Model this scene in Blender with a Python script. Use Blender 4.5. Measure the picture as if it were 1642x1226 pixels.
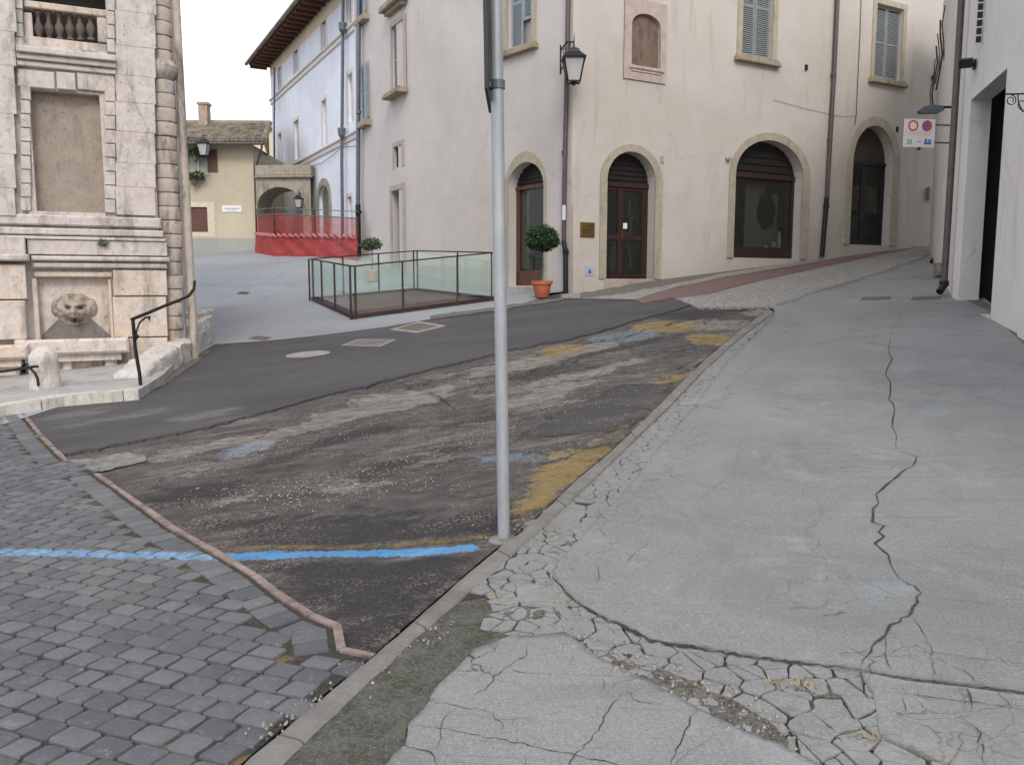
import bpy, bmesh, math, random
import numpy as np
from mathutils import Vector, Matrix, noise
from mathutils.geometry import delaunay_2d_cdt
random.seed(7); np.random.seed(7)
R_ = math.radians
for o in list(bpy.data.objects): bpy.data.objects.remove(o)
SC = bpy.context.scene
COL = SC.collection
# ------------------------------------------------------------------ camera, world, sun
FPX, CX, CY = 1326.0, 821.0, 613.0
PIT = R_(6.8); CP, SP = math.cos(PIT), math.sin(PIT)
CAMZ = 1.6
cam = bpy.data.objects.new('camera', bpy.data.cameras.new('camera')); COL.objects.link(cam)
cam.location = (0, 0, CAMZ); cam.rotation_euler = (R_(90) - PIT, 0, 0)
cam.data.sensor_width = 36; cam.data.lens = FPX/1642*36; cam.data.clip_end = 2000; cam.data.clip_start = 0.05
SC.camera = cam
SUN_EL, SUN_AZ = R_(40), R_(172)       # veiled sun behind the camera (azimuth from +Y, clockwise)
w = bpy.data.worlds.new("World"); SC.world = w; w.use_nodes = True
nt = w.node_tree; nt.nodes.clear()
sky = nt.nodes.new('ShaderNodeTexSky'); sky.sky_type = 'NISHITA'; sky.sun_disc = False
sky.sun_elevation = SUN_EL; sky.sun_rotation = SUN_AZ
sky.air_density = 1.0; sky.dust_density = 4.0; sky.ozone_density = 1.0
mixw = nt.nodes.new('ShaderNodeMix'); mixw.data_type = 'RGBA'; mixw.inputs[0].default_value = 0.72
mixw.inputs[7].default_value = (9.1, 9.3, 9.75, 1)     # thin bright cloud veil over the whole sky
bg = nt.nodes.new('ShaderNodeBackground'); bg.inputs[1].default_value = 0.13
wo = nt.nodes.new('ShaderNodeOutputWorld')
nt.links.new(sky.outputs[0], mixw.inputs[6]); nt.links.new(mixw.outputs[2], bg.inputs[0]); nt.links.new(bg.outputs[0], wo.inputs[0])
sl = bpy.data.lights.new('sun', 'SUN'); sl.energy = 0.95; sl.angle = R_(18); sl.color = (1, .95, .88)
sun = bpy.data.objects.new('sun', sl); COL.objects.link(sun)
sd = Vector((math.sin(SUN_AZ)*math.cos(SUN_EL), math.cos(SUN_AZ)*math.cos(SUN_EL), math.sin(SUN_EL)))
sun.rotation_euler = (-sd).to_track_quat('-Z', 'Y').to_euler(); sun.location = (0, 0, 30)
SC.view_settings.view_transform = 'Standard'; SC.view_settings.look = 'None'
SC.view_settings.exposure = 0.46; SC.view_settings.gamma = 1
SC.render.engine = 'CYCLES'

# ------------------------------------------------------------------ terrain height and pixel -> place helpers
def Hn(x, y):
    x = np.asarray(x, float); y = np.asarray(y, float)
    yy = np.clip(y, -20, 60)
    xx = np.clip(x, -40, 40)
    p = -.437 + .0654*xx + .0894*yy
    k = .25
    h = k*np.log1p(np.exp(np.clip(p/k, -30, 30)))
    g = np.interp(y, [22, 25, 29, 35, 45], [0, .26, .70, 1.0, 1.4])
    wx = np.clip((2.5 - x)/4, 0, 1); wx = wx*wx*(3-2*wx)
    return h + g*wx
def H(x, y): return hs(x, y)
def rays(px, py):
    px = np.asarray(px, float); py = np.asarray(py, float)
    dx = (px-CX)/FPX; dy = (CY-py)/FPX
    return dx, CP+dy*SP, -SP+dy*CP
def gpn(px, py, off=0.0):
    dx, dyw, dz = rays(px, py)
    lo = np.full(dx.shape, .2); hi = np.full(dx.shape, np.nan)
    t = 0.2; prev = .2
    f = lambda tt: CAMZ + dz*tt - (Hn(dx*tt, dyw*tt)+off)
    while t < 90:
        nx = t*1.03+.02
        v = f(np.full(dx.shape, nx))
        m = np.isnan(hi) & (v < 0)
        hi[m] = nx; lo[m] = t
        t = nx
    bad = np.isnan(hi); hi[bad] = 60; lo[bad] = 60
    for _ in range(26):
        mid = (lo+hi)/2; v = f(mid); s = v < 0
        hi = np.where(s, mid, hi); lo = np.where(s, lo, mid)
    t = (lo+hi)/2
    x = dx*t; y = dyw*t
    return np.stack([x, y, Hn(x, y)+off], -1)
def hs(x, y):
    yy = min(60, max(-20, y)); xx = min(40, max(-40, x)); p = (-.437+.0654*xx+.0894*yy)/.25
    h = .25*math.log1p(math.exp(max(-30, min(30, p))))
    if y > 22:
        K = ((22,0),(25,.26),(29,.70),(35,1.0),(45,1.4)); g = 1.4
        for (a, ga), (b, gb) in zip(K, K[1:]):
            if y < b: g = ga+(gb-ga)*(y-a)/(b-a); break
        w_ = min(1, max(0, (2.5-x)/4)); h += g*w_*w_*(3-2*w_)
    return h
def gp(px, py, off=0.0):
    dx = (px-CX)/FPX; dy = (CY-py)/FPX; yw = CP+dy*SP; dz = -SP+dy*CP
    t = .2; lo = hi = 60
    while t < 90:
        n_ = t*1.03+.02
        if CAMZ+dz*n_-hs(dx*n_, yw*n_)-off < 0: lo, hi = t, n_; break
        t = n_
    for _ in range(24):
        m = (lo+hi)/2
        if CAMZ+dz*m-hs(dx*m, yw*m)-off < 0: hi = m
        else: lo = m
    t = (lo+hi)/2; return Vector((dx*t, yw*t, hs(dx*t, yw*t)+off))
def at(px, py, Y):
    dx, dyw, dz = rays(px, py); t = Y/dyw
    return Vector((dx*t, Y, CAMZ+dz*t))
def proj(P):
    x, y, z = P[0], P[1], P[2]-CAMZ
    d = y*CP - z*SP; v = y*SP + z*CP
    return CX + FPX*x/d, CY - FPX*v/d
class Frame:
    """a vertical plane: u runs to the right, n points out of the wall towards the viewer"""
    def __init__(s, o, d):
        s.o = Vector((o[0], o[1])); s.d = Vector((d[0], d[1])).normalized(); s.n = Vector((s.d.y, -s.d.x))
        if s.n.dot(-s.o) < 0: s.n = -s.n
    def P(s, u, z, n=0.0):
        q = s.o + s.d*u + s.n*n; return Vector((q.x, q.y, z))
    def W(s, px, py, n=0.0):
        dx, dyw, dz = [float(v) for v in rays(px, py)]
        r = Vector((dx, dyw)); o = s.o + s.n*n
        t = o.dot(s.n)/r.dot(s.n)
        q = r*t - o
        return q.dot(s.d), CAMZ+dz*t
    def U(s, px, py=400, n=0.0): return s.W(px, py, n)[0]
    def Z(s, px, py, n=0.0): return s.W(px, py, n)[1]

# ------------------------------------------------------------------ object helpers
def tag(o, label=None, cat=None, group=None, kind=None):
    if label: o['label'] = label
    if cat: o['category'] = cat
    if group: o['group'] = group
    if kind: o['kind'] = kind
    return o
def thing(name, loc, label, cat, group=None):
    o = bpy.data.objects.new(name, None); COL.objects.link(o); o.location = loc; o.empty_display_size = .1
    return tag(o, label, cat, group)
def worldloc(o):
    v = Vector((0, 0, 0))
    while o: v += Vector(o.location); o = o.parent
    return v
class MB:
    def __init__(s): s.v = []; s.f = []; s.m = []
    def add(s, vs, fs, mi=0):
        b = len(s.v); s.v += [Vector(q) for q in vs]; s.f += [tuple(b+i for i in f) for f in fs]; s.m += [mi]*len(fs); return s
    def hexa(s, p, mi=0):
        return s.add(p, [(0,3,2,1),(4,5,6,7),(0,1,5,4),(1,2,6,5),(2,3,7,6),(3,0,4,7)], mi)
    def fbox(s, F, u0, u1, z0, z1, n0, n1, mi=0, bev=0.0, jit=0.0):
        """box in a wall frame, with chamfered front edges when bev > 0"""
        if u1 < u0: u0, u1 = u1, u0
        if z1 < z0: z0, z1 = z1, z0
        j = lambda: random.uniform(-jit, jit)
        if bev <= 0:
            c = [F.P(u, z, n) for n in (n0, n1) for (u, z) in ((u0,z0),(u1,z0),(u1,z1),(u0,z1))]
            return s.hexa(c, mi)
        b = min(bev, (u1-u0)/3, (z1-z0)/3)
        ring = lambda n, i: [F.P(u0+i+j(), z0+i+j(), n), F.P(u1-i+j(), z0+i+j(), n), F.P(u1-i+j(), z1-i+j(), n), F.P(u0+i+j(), z1-i+j(), n)]
        vs = ring(n0, 0)+ring(n1-b, 0)+ring(n1, b)
        fs = [(0,1,5,4),(1,2,6,5),(2,3,7,6),(3,0,4,7),(4,5,9,8),(5,6,10,9),(6,7,11,10),(7,4,8,11),(8,9,10,11),(0,3,2,1)]
        return s.add(vs, fs, mi)
    def bar(s, a, b, w, h=None, up=(0,0,1), mi=0):
        a = Vector(a); b = Vector(b); h = h or w; d = (b-a).normalized(); up = Vector(up)
        if abs(d.dot(up)) > .98: up = Vector((0,1,0)) if abs(d.y) < .9 else Vector((1,0,0))
        x = d.cross(up).normalized(); y = x.cross(d).normalized()
        c = [p + x*sx*w/2 + y*sy*h/2 for p in (a, b) for sx, sy in ((-1,-1),(1,-1),(1,1),(-1,1))]
        return s.hexa(c, mi)
    def tube(s, pts, r, n=10, mi=0, cap=True):
        pts = [Vector(p) for p in pts]
        if not isinstance(r, (list, tuple)): r = [r]*len(pts)
        rings = []; px = None
        for i, p in enumerate(pts):
            d = (pts[min(i+1, len(pts)-1)]-pts[max(i-1, 0)]).normalized()
            if px is None:
                up = Vector((0,0,1)) if abs(d.z) < .9 else Vector((1,0,0)); px = d.cross(up).normalized()
            px = (px - d*px.dot(d)).normalized(); py = d.cross(px)
            rings.append([p + (px*math.cos(2*math.pi*k/n)+py*math.sin(2*math.pi*k/n))*r[i] for k in range(n)])
        vs = [q for rr in rings for q in rr]; fs = []
        for i in range(len(pts)-1):
            for k in range(n):
                a = i*n+k; b = i*n+(k+1)%n; fs.append((a, b, b+n, a+n))
        if cap: fs.append(tuple(range(n-1, -1, -1))); fs.append(tuple((len(pts)-1)*n+k for k in range(n)))
        return s.add(vs, fs, mi)
    def lathe(s, c, prof, n=24, mi=0, a0=0, a1=2*math.pi):
        c = Vector(c); full = abs(a1-a0-2*math.pi) < 1e-6; m = n if full else n+1
        vs = []; fs = []
        for r, z in prof:
            for k in range(m):
                a = a0+(a1-a0)*k/n; vs.append(c+Vector((r*math.cos(a), r*math.sin(a), z)))
        for i in range(len(prof)-1):
            for k in range(n):
                a = i*m+k; b = i*m+(k+1)%m; fs.append((a, b, b+m, a+m))
        if full:
            fs.append(tuple(range(m-1, -1, -1))); fs.append(tuple((len(prof)-1)*m+k for k in range(m)))
        return s.add(vs, fs, mi)
    def prism(s, F, pts, n0, n1, mi=0):
        """(u,z) outline between two depths of a wall frame"""
        k = len(pts); vs = [F.P(u, z, n0) for u, z in pts]+[F.P(u, z, n1) for u, z in pts]
        fs = [(i, (i+1)%k, (i+1)%k+k, i+k) for i in range(k)]+[tuple(range(k, 2*k)), tuple(range(k-1, -1, -1))]
        return s.add(vs, fs, mi)
    def band(s, F, inner, outer, n0, n1, mi=0, closed=False):
        """strip between two equal-length outlines (arch surround)"""
        k = len(inner); I0 = [F.P(u,z,n0) for u,z in inner]; I1 = [F.P(u,z,n1) for u,z in inner]
        O0 = [F.P(u,z,n0) for u,z in outer]; O1 = [F.P(u,z,n1) for u,z in outer]
        vs = I0+I1+O0+O1; fs = []
        for i in range(k if closed else k-1):
            j = (i+1)%k
            fs += [(k+i, k+j, 3*k+j, 3*k+i), (i, j, k+j, k+i), (2*k+i, 3*k+i, 3*k+j, 2*k+j)]
        if not closed: fs += [(0, k, 3*k, 2*k), (k-1, 3*k-1+0, 4*k-1, 2*k-1)][:1] + [(k-1, 2*k+k-1, 3*k+k-1, k+k-1)]
        return s.add(vs, fs, mi)
    def build(s, name, mats, parent=None, smooth=False, origin=None):
        me = bpy.data.meshes.new(name)
        off = worldloc(parent) if parent else (origin or Vector((0,0,0)))
        me.from_pydata([tuple(q-off) for q in s.v], [], s.f)
        if not isinstance(mats, (list, tuple)): mats = [mats]
        for m in mats: me.materials.append(m)
        if len(mats) > 1: me.polygons.foreach_set('material_index', s.m)
        bm = bmesh.new(); bm.from_mesh(me); bmesh.ops.recalc_face_normals(bm, faces=bm.faces); bm.to_mesh(me); bm.free()
        if smooth:
            me.polygons.foreach_set('use_smooth', [True]*len(me.polygons))
            me.set_sharp_from_angle(angle=R_(40))
        o = bpy.data.objects.new(name, me); COL.objects.link(o)
        if parent: o.parent = parent
        elif origin: o.location = origin
        return o
def pip(x, y, poly):
    x = np.asarray(x); y = np.asarray(y); ins = np.zeros(x.shape, bool); n = len(poly)
    for i in range(n):
        x0, y0 = poly[i]; x1, y1 = poly[(i+1)%n]
        if y0 == y1: continue
        c = ((y0 > y) != (y1 > y)) & (x < (x1-x0)*(y-y0)/(y1-y0)+x0)
        ins ^= c
    return ins
def segdist(x, y, pts, closed=False):
    d = np.full(np.shape(x), 1e9); n = len(pts)
    for i in range(n if closed else n-1):
        ax, ay = pts[i][:2]; bx, by = pts[(i+1)%n][:2]; L = (bx-ax)**2+(by-ay)**2+1e-12
        t = np.clip(((x-ax)*(bx-ax)+(y-ay)*(by-ay))/L, 0, 1)
        d = np.minimum(d, np.hypot(x-ax-t*(bx-ax), y-ay-t*(by-ay)))
    return d
def wall_holes(mb, F, outline, holes, depth=.3, n=0.0, mi=0, step=0):
    """wall face with real openings and their reveals"""
    vs = []; es = []
    for loop in [outline]+holes:
        b = len(vs); vs += [Vector(p) for p in loop]; es += [(b+i, b+(i+1)%len(loop)) for i in range(len(loop))]
    ov, oe, of, *_ = delaunay_2d_cdt(vs, es, [], 0, 1e-5)
    fs = []
    for f in of:
        c = sum((ov[i] for i in f), Vector((0,0)))/len(f)
        if pip(np.array([c.x]), np.array([c.y]), outline)[0] and not any(pip(np.array([c.x]), np.array([c.y]), h)[0] for h in holes): fs.append(tuple(f))
    mb.add([F.P(p.x, p.y, n) for p in ov], fs, mi)
    for h in holes:
        k = len(h); mb.add([F.P(u, z, n) for u, z in h]+[F.P(u, z, n-depth) for u, z in h], [(i, (i+1)%k, (i+1)%k+k, i+k) for i in range(k)], mi)
def rect(u0, u1, z0, z1): return [(u0,z0),(u1,z0),(u1,z1),(u0,z1)]
def arch(u0, u1, z0, zs, za, n=14):
    """opening outline: jambs to the spring line zs, then an elliptic arch up to za"""
    c = (u0+u1)/2; r = (u1-u0)/2
    return [(u0, z0)]+[(c-r*math.cos(math.pi*k/n), zs+(za-zs)*math.sin(math.pi*k/n)) for k in range(n+1)]+[(u1, z0)]

# ------------------------------------------------------------------ materials
def nodes(name):
    m = bpy.data.materials.new(name); m.use_nodes = True; t = m.node_tree; t.nodes.clear()
    return m, t
class NT:
    def __init__(s, name):
        s.m, s.t = nodes(name); s.L = s.t.links
        s.out = s.N('ShaderNodeOutputMaterial'); s.b = s.N('ShaderNodeBsdfPrincipled'); s.L.new(s.b.outputs[0], s.out.inputs[0])
        s.co = s.N('ShaderNodeNewGeometry').outputs['Position']
    def N(s, k): return s.t.nodes.new(k)
    def lk(s, a, b): s.L.new(a, b)
    def setin(s, sock, v):
        if hasattr(v, 'is_output') or isinstance(v, bpy.types.NodeSocket): s.L.new(v, sock)
        else: sock.default_value = v
    def noise(s, scale, detail=4, rough=.6, dist=0.0, stretch=None, rot=0, lac=2.0):
        n = s.N('ShaderNodeTexNoise'); n.inputs['Scale'].default_value = scale; n.inputs['Detail'].default_value = detail
        n.inputs['Roughness'].default_value = rough; n.inputs['Distortion'].default_value = dist
        s.lk(s.vec(stretch, rot), n.inputs['Vector']); return n.outputs[0]
    def vec(s, stretch=None, rot=0):
        if stretch is None and not rot: return s.co
        r = s.N('ShaderNodeMapping'); r.vector_type = 'TEXTURE'; r.inputs['Rotation'].default_value = (0, 0, rot)
        r.inputs['Scale'].default_value = stretch or (1,1,1); s.lk(s.co, r.inputs[0]); return r.outputs[0]
    def voro(s, scale, feature='F1', rnd=1.0, out=0, stretch=None, rot=0):
        n = s.N('ShaderNodeTexVoronoi'); n.feature = feature; n.inputs['Scale'].default_value = scale; n.inputs['Randomness'].default_value = rnd
        s.lk(s.vec(stretch, rot), n.inputs['Vector']); return n.outputs[out]
    def math(s, op, a, b=0.0, c=None, clamp=False):
        n = s.N('ShaderNodeMath'); n.operation = op; n.use_clamp = clamp; s.setin(n.inputs[0], a); s.setin(n.inputs[1], b)
        if c is not None: s.setin(n.inputs[2], c)
        return n.outputs[0]
    def ramp(s, f, lo, hi, a=0.0, b=1.0):
        n = s.N('ShaderNodeMapRange'); n.inputs[1].default_value = lo; n.inputs[2].default_value = hi; n.inputs[3].default_value = a; n.inputs[4].default_value = b
        s.lk(f, n.inputs[0]); return n.outputs[0]
    def mix(s, f, a, b, mode='MIX'):
        n = s.N('ShaderNodeMix'); n.data_type = 'RGBA'; n.blend_type = mode; s.setin(n.inputs[0], f)
        for sk, v in ((n.inputs[6], a), (n.inputs[7], b)):
            if isinstance(v, (tuple, list)): sk.default_value = (*v[:3], 1)
            else: s.lk(v, sk)
        return n.outputs[2]
    def attr(s, name):
        n = s.N('ShaderNodeAttribute'); n.attribute_name = name; return n.outputs['Fac']
    def bump(s, h, strength=.5, dist=.01):
        n = s.N('ShaderNodeBump'); n.inputs['Strength'].default_value = strength; n.inputs['Distance'].default_value = dist
        s.lk(h, n.inputs['Height']); s.lk(n.outputs[0], s.b.inputs['Normal']); return n
    def sep(s, i):
        n = s.N('ShaderNodeSeparateXYZ'); s.lk(s.co, n.inputs[0]); return n.outputs[i]
    def fin(s, col, rough=.85, metal=0.0, spec=None):
        s.setin(s.b.inputs['Base Color'], (*col, 1) if isinstance(col, tuple) else col)
        s.setin(s.b.inputs['Roughness'], rough); s.b.inputs['Metallic'].default_value = metal
        if spec is not None: s.b.inputs['Specular IOR Level'].default_value = spec
        return s.m
def mul(c, k): return tuple(min(1, v*k) for v in c)
def simple(name, c, rough=.6, metal=0.0, var=.25, scale=8, bump=.15, bs=60, spec=None):
    s = NT(name); n = s.noise(scale, 5); c1 = s.mix(s.ramp(n, .3, .7), mul(c, 1-var), mul(c, 1+var))
    s.bump(s.noise(bs, 3), bump, .004); return s.fin(c1, rough, metal, spec)
def plaster(name, c, stain=(.25,.21,.17), amt=.5, warm=None, streak=.35, patch=.5):
    s = NT(name)
    big = s.noise(.35, 5, .65, .6); mid = s.noise(2.2, 6, .7); fine = s.noise(30, 4)
    c1 = s.mix(s.ramp(big, .3, .7), mul(c, .86), mul(c, 1.08))
    if warm: c1 = s.mix(s.math('MULTIPLY', s.ramp(s.noise(.22, 4, .6, 1.0), .42, .62), patch), c1, warm)
    c1 = s.mix(s.ramp(mid, .3, .75), mul2(s, c1, .93), c1)
    st = s.noise(2.4, 5, .7, 0, (1, 1, 7))                       # runs of dirt down the wall
    c1 = s.mix(s.math('MULTIPLY', s.ramp(st, .56, .75), streak), c1, stain)
    sp = s.noise(9, 6, .75)
    c1 = s.mix(s.math('MULTIPLY', s.ramp(sp, .62, .72), amt*.45), c1, stain)
    vm = s.N('ShaderNodeVectorMath'); vm.operation = 'MULTIPLY_ADD'; vm.inputs[1].default_value = (.5,.5,.5); nd = s.N('ShaderNodeTexNoise'); nd.inputs['Scale'].default_value = 2.5; nd.inputs['Detail'].default_value = 7
    s.lk(s.co, nd.inputs['Vector']); s.lk(nd.outputs['Color'], vm.inputs[0]); s.lk(s.co, vm.inputs[2])
    vv_ = s.N('ShaderNodeTexVoronoi'); vv_.feature = 'DISTANCE_TO_EDGE'; vv_.inputs['Scale'].default_value = .42; s.lk(vm.outputs[0], vv_.inputs['Vector'])
    c1 = s.mix(s.math('MULTIPLY', s.math('MULTIPLY', s.ramp(vv_.outputs[0], .006, .002), s.ramp(s.noise(.5, 4), .50, .58)), .32), c1, mul(stain, .8))
    s.bump(s.math('ADD', s.math('MULTIPLY', mid, .8), s.math('MULTIPLY', fine, .35)), .35, .012)
    return s.fin(c1, .92, 0, .25)
def mul2(s, col, k):
    return s.mix(1.0, col, (k, k, k), 'MULTIPLY')
def oldstone(name, c, dark=(.09,.08,.065), warm=(.52,.36,.2), amt=.6, warmamt=.35, ds=1.0):
    s = NT(name)
    big = s.noise(1.1*ds, 6, .65, .5); mid = s.noise(6*ds, 7, .72); fine = s.noise(45, 5, .7)
    c1 = s.mix(s.ramp(mid, .3, .7), mul(c, .78), mul(c, 1.1))
    c1 = s.mix(s.math('MULTIPLY', s.ramp(big, .48, .68), warmamt), c1, warm)
    st = s.noise(3.2*ds, 6, .75, .4, (1, 1, 3.5))
    c1 = s.mix(s.math('MULTIPLY', s.ramp(st, .51, .64), amt), c1, dark)
    pit = s.ramp(s.noise(20*ds, 6, .8), .58, .66)
    c1 = s.mix(s.math('MULTIPLY', pit, .55), c1, dark)
    s.bump(s.math('SUBTRACT', s.math('ADD', mid, s.math('MULTIPLY', fine, .4)), s.math('MULTIPLY', pit, .6)), .55, .015)
    return s.fin(c1, .9, 0, .25)
def glassmat(name, tint, alpha, rough=.04):
    s = NT(name); tr = s.N('ShaderNodeBsdfTransparent'); tr.inputs[0].default_value = (*tint, 1)
    gl = s.N('ShaderNodeBsdfGlossy'); gl.inputs['Roughness'].default_value = rough; gl.inputs[0].default_value = (1,1,1,1)
    df = s.N('ShaderNodeBsdfDiffuse'); df.inputs[0].default_value = (*tint, 1)
    lw = s.N('ShaderNodeLayerWeight'); fr_ = s.math('MULTIPLY_ADD', s.math('POWER', lw.outputs['Facing'], 4.5), .6, .025)
    m1 = s.N('ShaderNodeMixShader'); m1.inputs[0].default_value = alpha; s.lk(tr.outputs[0], m1.inputs[1]); s.lk(df.outputs[0], m1.inputs[2])
    m2 = s.N('ShaderNodeMixShader'); s.lk(fr_, m2.inputs[0]); s.lk(m1.outputs[0], m2.inputs[1]); s.lk(gl.outputs[0], m2.inputs[2])
    s.lk(m2.outputs[0], s.out.inputs[0]); return s.m

M = {}
M['palazzo'] = plaster('palazzo_plaster', (.545,.505,.468), stain=(.29,.26,.235), warm=(.50,.45,.385), streak=.5, amt=.6, patch=.5)
M['palazzo_side'] = plaster('palazzo_side_plaster', (.56,.525,.51), stain=(.38,.35,.33), warm=(.59,.54,.50), streak=.38, amt=.4, patch=.3)
M['white_wall'] = plaster('skylit_white_plaster', (.74,.77,.86), stain=(.45,.45,.48), streak=.2, amt=.15)  # slight blue of the skylight put into the white plaster colour
M['yellow_wall'] = plaster('straw_plaster', (.53,.48,.36), warm=(.48,.42,.31), streak=.15, amt=.15)
M['grey_plinth'] = plaster('grey_render', (.36,.36,.34), streak=.3)
M['peach_wall'] = plaster('peach_plaster', (.70,.58,.42), streak=.05, amt=.05)
M['right_wall'] = plaster('chalk_white_plaster', (.70,.69,.67), stain=(.38,.31,.25), warm=(.66,.58,.5), streak=.45, amt=.75, patch=.35)
M['trim'] = oldstone('warm_trim_stone', (.42,.38,.30), dark=(.20,.17,.13), warm=(.42,.34,.26), amt=.3, warmamt=.3)
M['sill'] = oldstone('sill_stone', (.34,.29,.215), dark=(.10,.085,.065), amt=.6)
M['pinktrim'] = oldstone('pinkish_stone', (.47,.39,.34), dark=(.2,.17,.14), warm=(.45,.33,.25), amt=.35)
M['travertine'] = oldstone('weathered_travertine', (.57,.525,.495), dark=(.20,.17,.15), warm=(.58,.46,.38), amt=.6, warmamt=.3)
M['travertine_dark'] = oldstone('sooty_travertine', (.48,.42,.37), dark=(.07,.06,.05), warm=(.38,.28,.2), amt=.7)
M['soot'] = oldstone('black_crusted_stone', (.15,.12,.105), dark=(.03,.025,.022), warm=(.22,.16,.12), amt=.6, ds=3)
M['travertine_stained'] = oldstone('stained_travertine', (.62,.55,.50), dark=(.15,.13,.11), warm=(.56,.40,.24), amt=.5, warmamt=.55)
M['mask'] = oldstone('carved_dark_stone', (.42,.36,.31), dark=(.09,.075,.065), warm=(.45,.36,.27), amt=.75, warmamt=.4, ds=3)
M['limestone'] = oldstone('white_limestone', (.58,.55,.51), dark=(.15,.13,.11), warm=(.5,.42,.33), amt=.5, warmamt=.3, ds=2)
M['blind_panel'] = oldstone('brown_render_panel', (.33,.28,.235), dark=(.12,.10,.085), warm=(.36,.29,.24), amt=.35)
M['arch_stone'] = oldstone('rubble_stone', (.36,.32,.26), dark=(.1,.09,.075), warm=(.4,.34,.25), amt=.6, ds=1.5)
M['wood_dark'] = simple('dark_red_wood', (.030,.012,.009), .6, var=.35, scale=5)
M['wood_black'] = simple('black_brown_wood', (.011,.009,.008), .6)
M['wood_brown'] = simple('brown_wood', (.10,.042,.026), .5, var=.3)
M['eave_wood'] = simple('eave_timber', (.10,.042,.022), .8)
M['shutter_grey'] = simple('grey_shutter_paint', (.22,.24,.245), .6, var=.12)
M['shutter_blue'] = simple('blue_grey_shutter_paint', (.25,.30,.34), .6, var=.12)
M['shutter_brown'] = simple('brown_shutter_paint', (.10,.04,.028), .6)
M['pipe_brown'] = simple('brown_painted_downpipe', (.10,.075,.075), .45, .2, var=.2)
M['pipe_dark'] = simple('black_cast_iron', (.015,.014,.014), .5, .3)
M['pipe_grey'] = simple('grey_zinc_pipe', (.12,.14,.17), .4, .4)
M['iron'] = simple('wrought_iron', (.018,.017,.018), .5, .5)
M['rusty_steel'] = simple('rusty_brown_steel', (.040,.022,.019), .65, .2, var=.4)
M['galv'] = None
M['white'] = simple('white_paint', (.75,.75,.74), .5, var=.04)
M['red'] = simple('red_paint', (.62,.05,.04), .5, var=.06)
M['blue'] = simple('blue_sign_paint', (.06,.17,.5), .5, var=.06)
M['orange'] = simple('faded_orange_print', (.85,.5,.3), .6, var=.05)
M['greyprint'] = simple('faded_grey_print', (.35,.33,.36), .6, var=.05)
M['brass'] = simple('brown_brass', (.19,.12,.035), .35, .6, var=.3)
M['terracotta'] = simple('terracotta', (.46,.13,.07), .8, var=.2)
M['pinkpot'] = simple('pale_clay', (.55,.38,.31), .8, var=.15)
M['leaf'] = simple('dark_leaf', (.022,.052,.014), .55, var=.6, scale=15)
M['leaf2'] = simple('grey_green_leaf', (.06,.09,.04), .6, var=.5, scale=20)
M['dryleaf'] = simple('dry_weed', (.30,.22,.08), .8, var=.4, scale=20)
M['bark'] = simple('bark', (.12,.09,.065), .85)
M['interior'] = simple('shop_interior_plaster', (.22,.20,.18), .9, var=.15)
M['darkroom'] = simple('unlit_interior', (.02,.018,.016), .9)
M['frost'] = simple('frosted_glass_pane', (.36,.36,.33), .3, var=.06, bump=0)
M['cable'] = simple('black_cable', (.02,.02,.02), .6)
M['lightcloth'] = simple('pale_curtain', (.30,.30,.28), .9, var=.15)
M['green'] = simple('green_ribbon', (.05,.42,.06), .6, var=.2)
M['glass_shop'] = glassmat('shop_glass', (.60,.61,.59), .02)
M['glass_green'] = glassmat('green_safety_glass', (.915,.965,.94), .035)
M['dirt'] = simple('dark_dirt', (.05,.042,.034), .95, var=.5, scale=14, bump=.8, bs=90)
s = NT('galvanised_pole')
M['galv'] = s.fin(s.mix(s.ramp(s.noise(14, 5, .7, 0, (1,1,4)), .3, .7), (.27,.29,.31), (.40,.42,.44)), .5, .3)
s = NT('roof_tiles'); t0 = s.noise(2.5, 6, .75); t1 = s.voro(9, 'F1', 1, 1)
M['tiles'] = s.fin(s.mix(s.ramp(t0, .35, .65), s.mix(s.N('ShaderNodeNewGeometry').outputs['Random Per Island'], (.05,.045,.035), (.20,.16,.12)), (.30,.26,.20)), .9); s.bump(t0, .5, .02)
s = NT('chimney_brick'); M['chimney'] = s.fin(s.mix(s.ramp(s.noise(12, 4), .35, .65), (.28,.2,.16), (.45,.36,.3)), .9)
# red net: woven plastic strips with gaps
def netmat(name, dens):
    s = NT(name); tr = s.N('ShaderNodeBsdfTransparent')
    n = s.noise(1.6, 5, .7, .5, (1,1,.35)); f = s.ramp(n, .25, .75, dens-.17, min(1, dens+.17))
    s.fin(s.mix(s.ramp(s.noise(3, 5, .7, .5, (1,1,.3)), .3, .7), (.19,.012,.013), (.47,.035,.032)), .6)
    mx = s.N('ShaderNodeMixShader'); s.lk(f, mx.inputs[0]); s.lk(tr.outputs[0], mx.inputs[1]); s.lk(s.b.outputs[0], mx.inputs[2]); s.lk(mx.outputs[0], s.out.inputs[0])
    return s.m
M['net_thin'] = netmat('red_safety_net_single', .52)
M['net_thick'] = netmat('red_safety_net_folded', .93)

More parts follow.
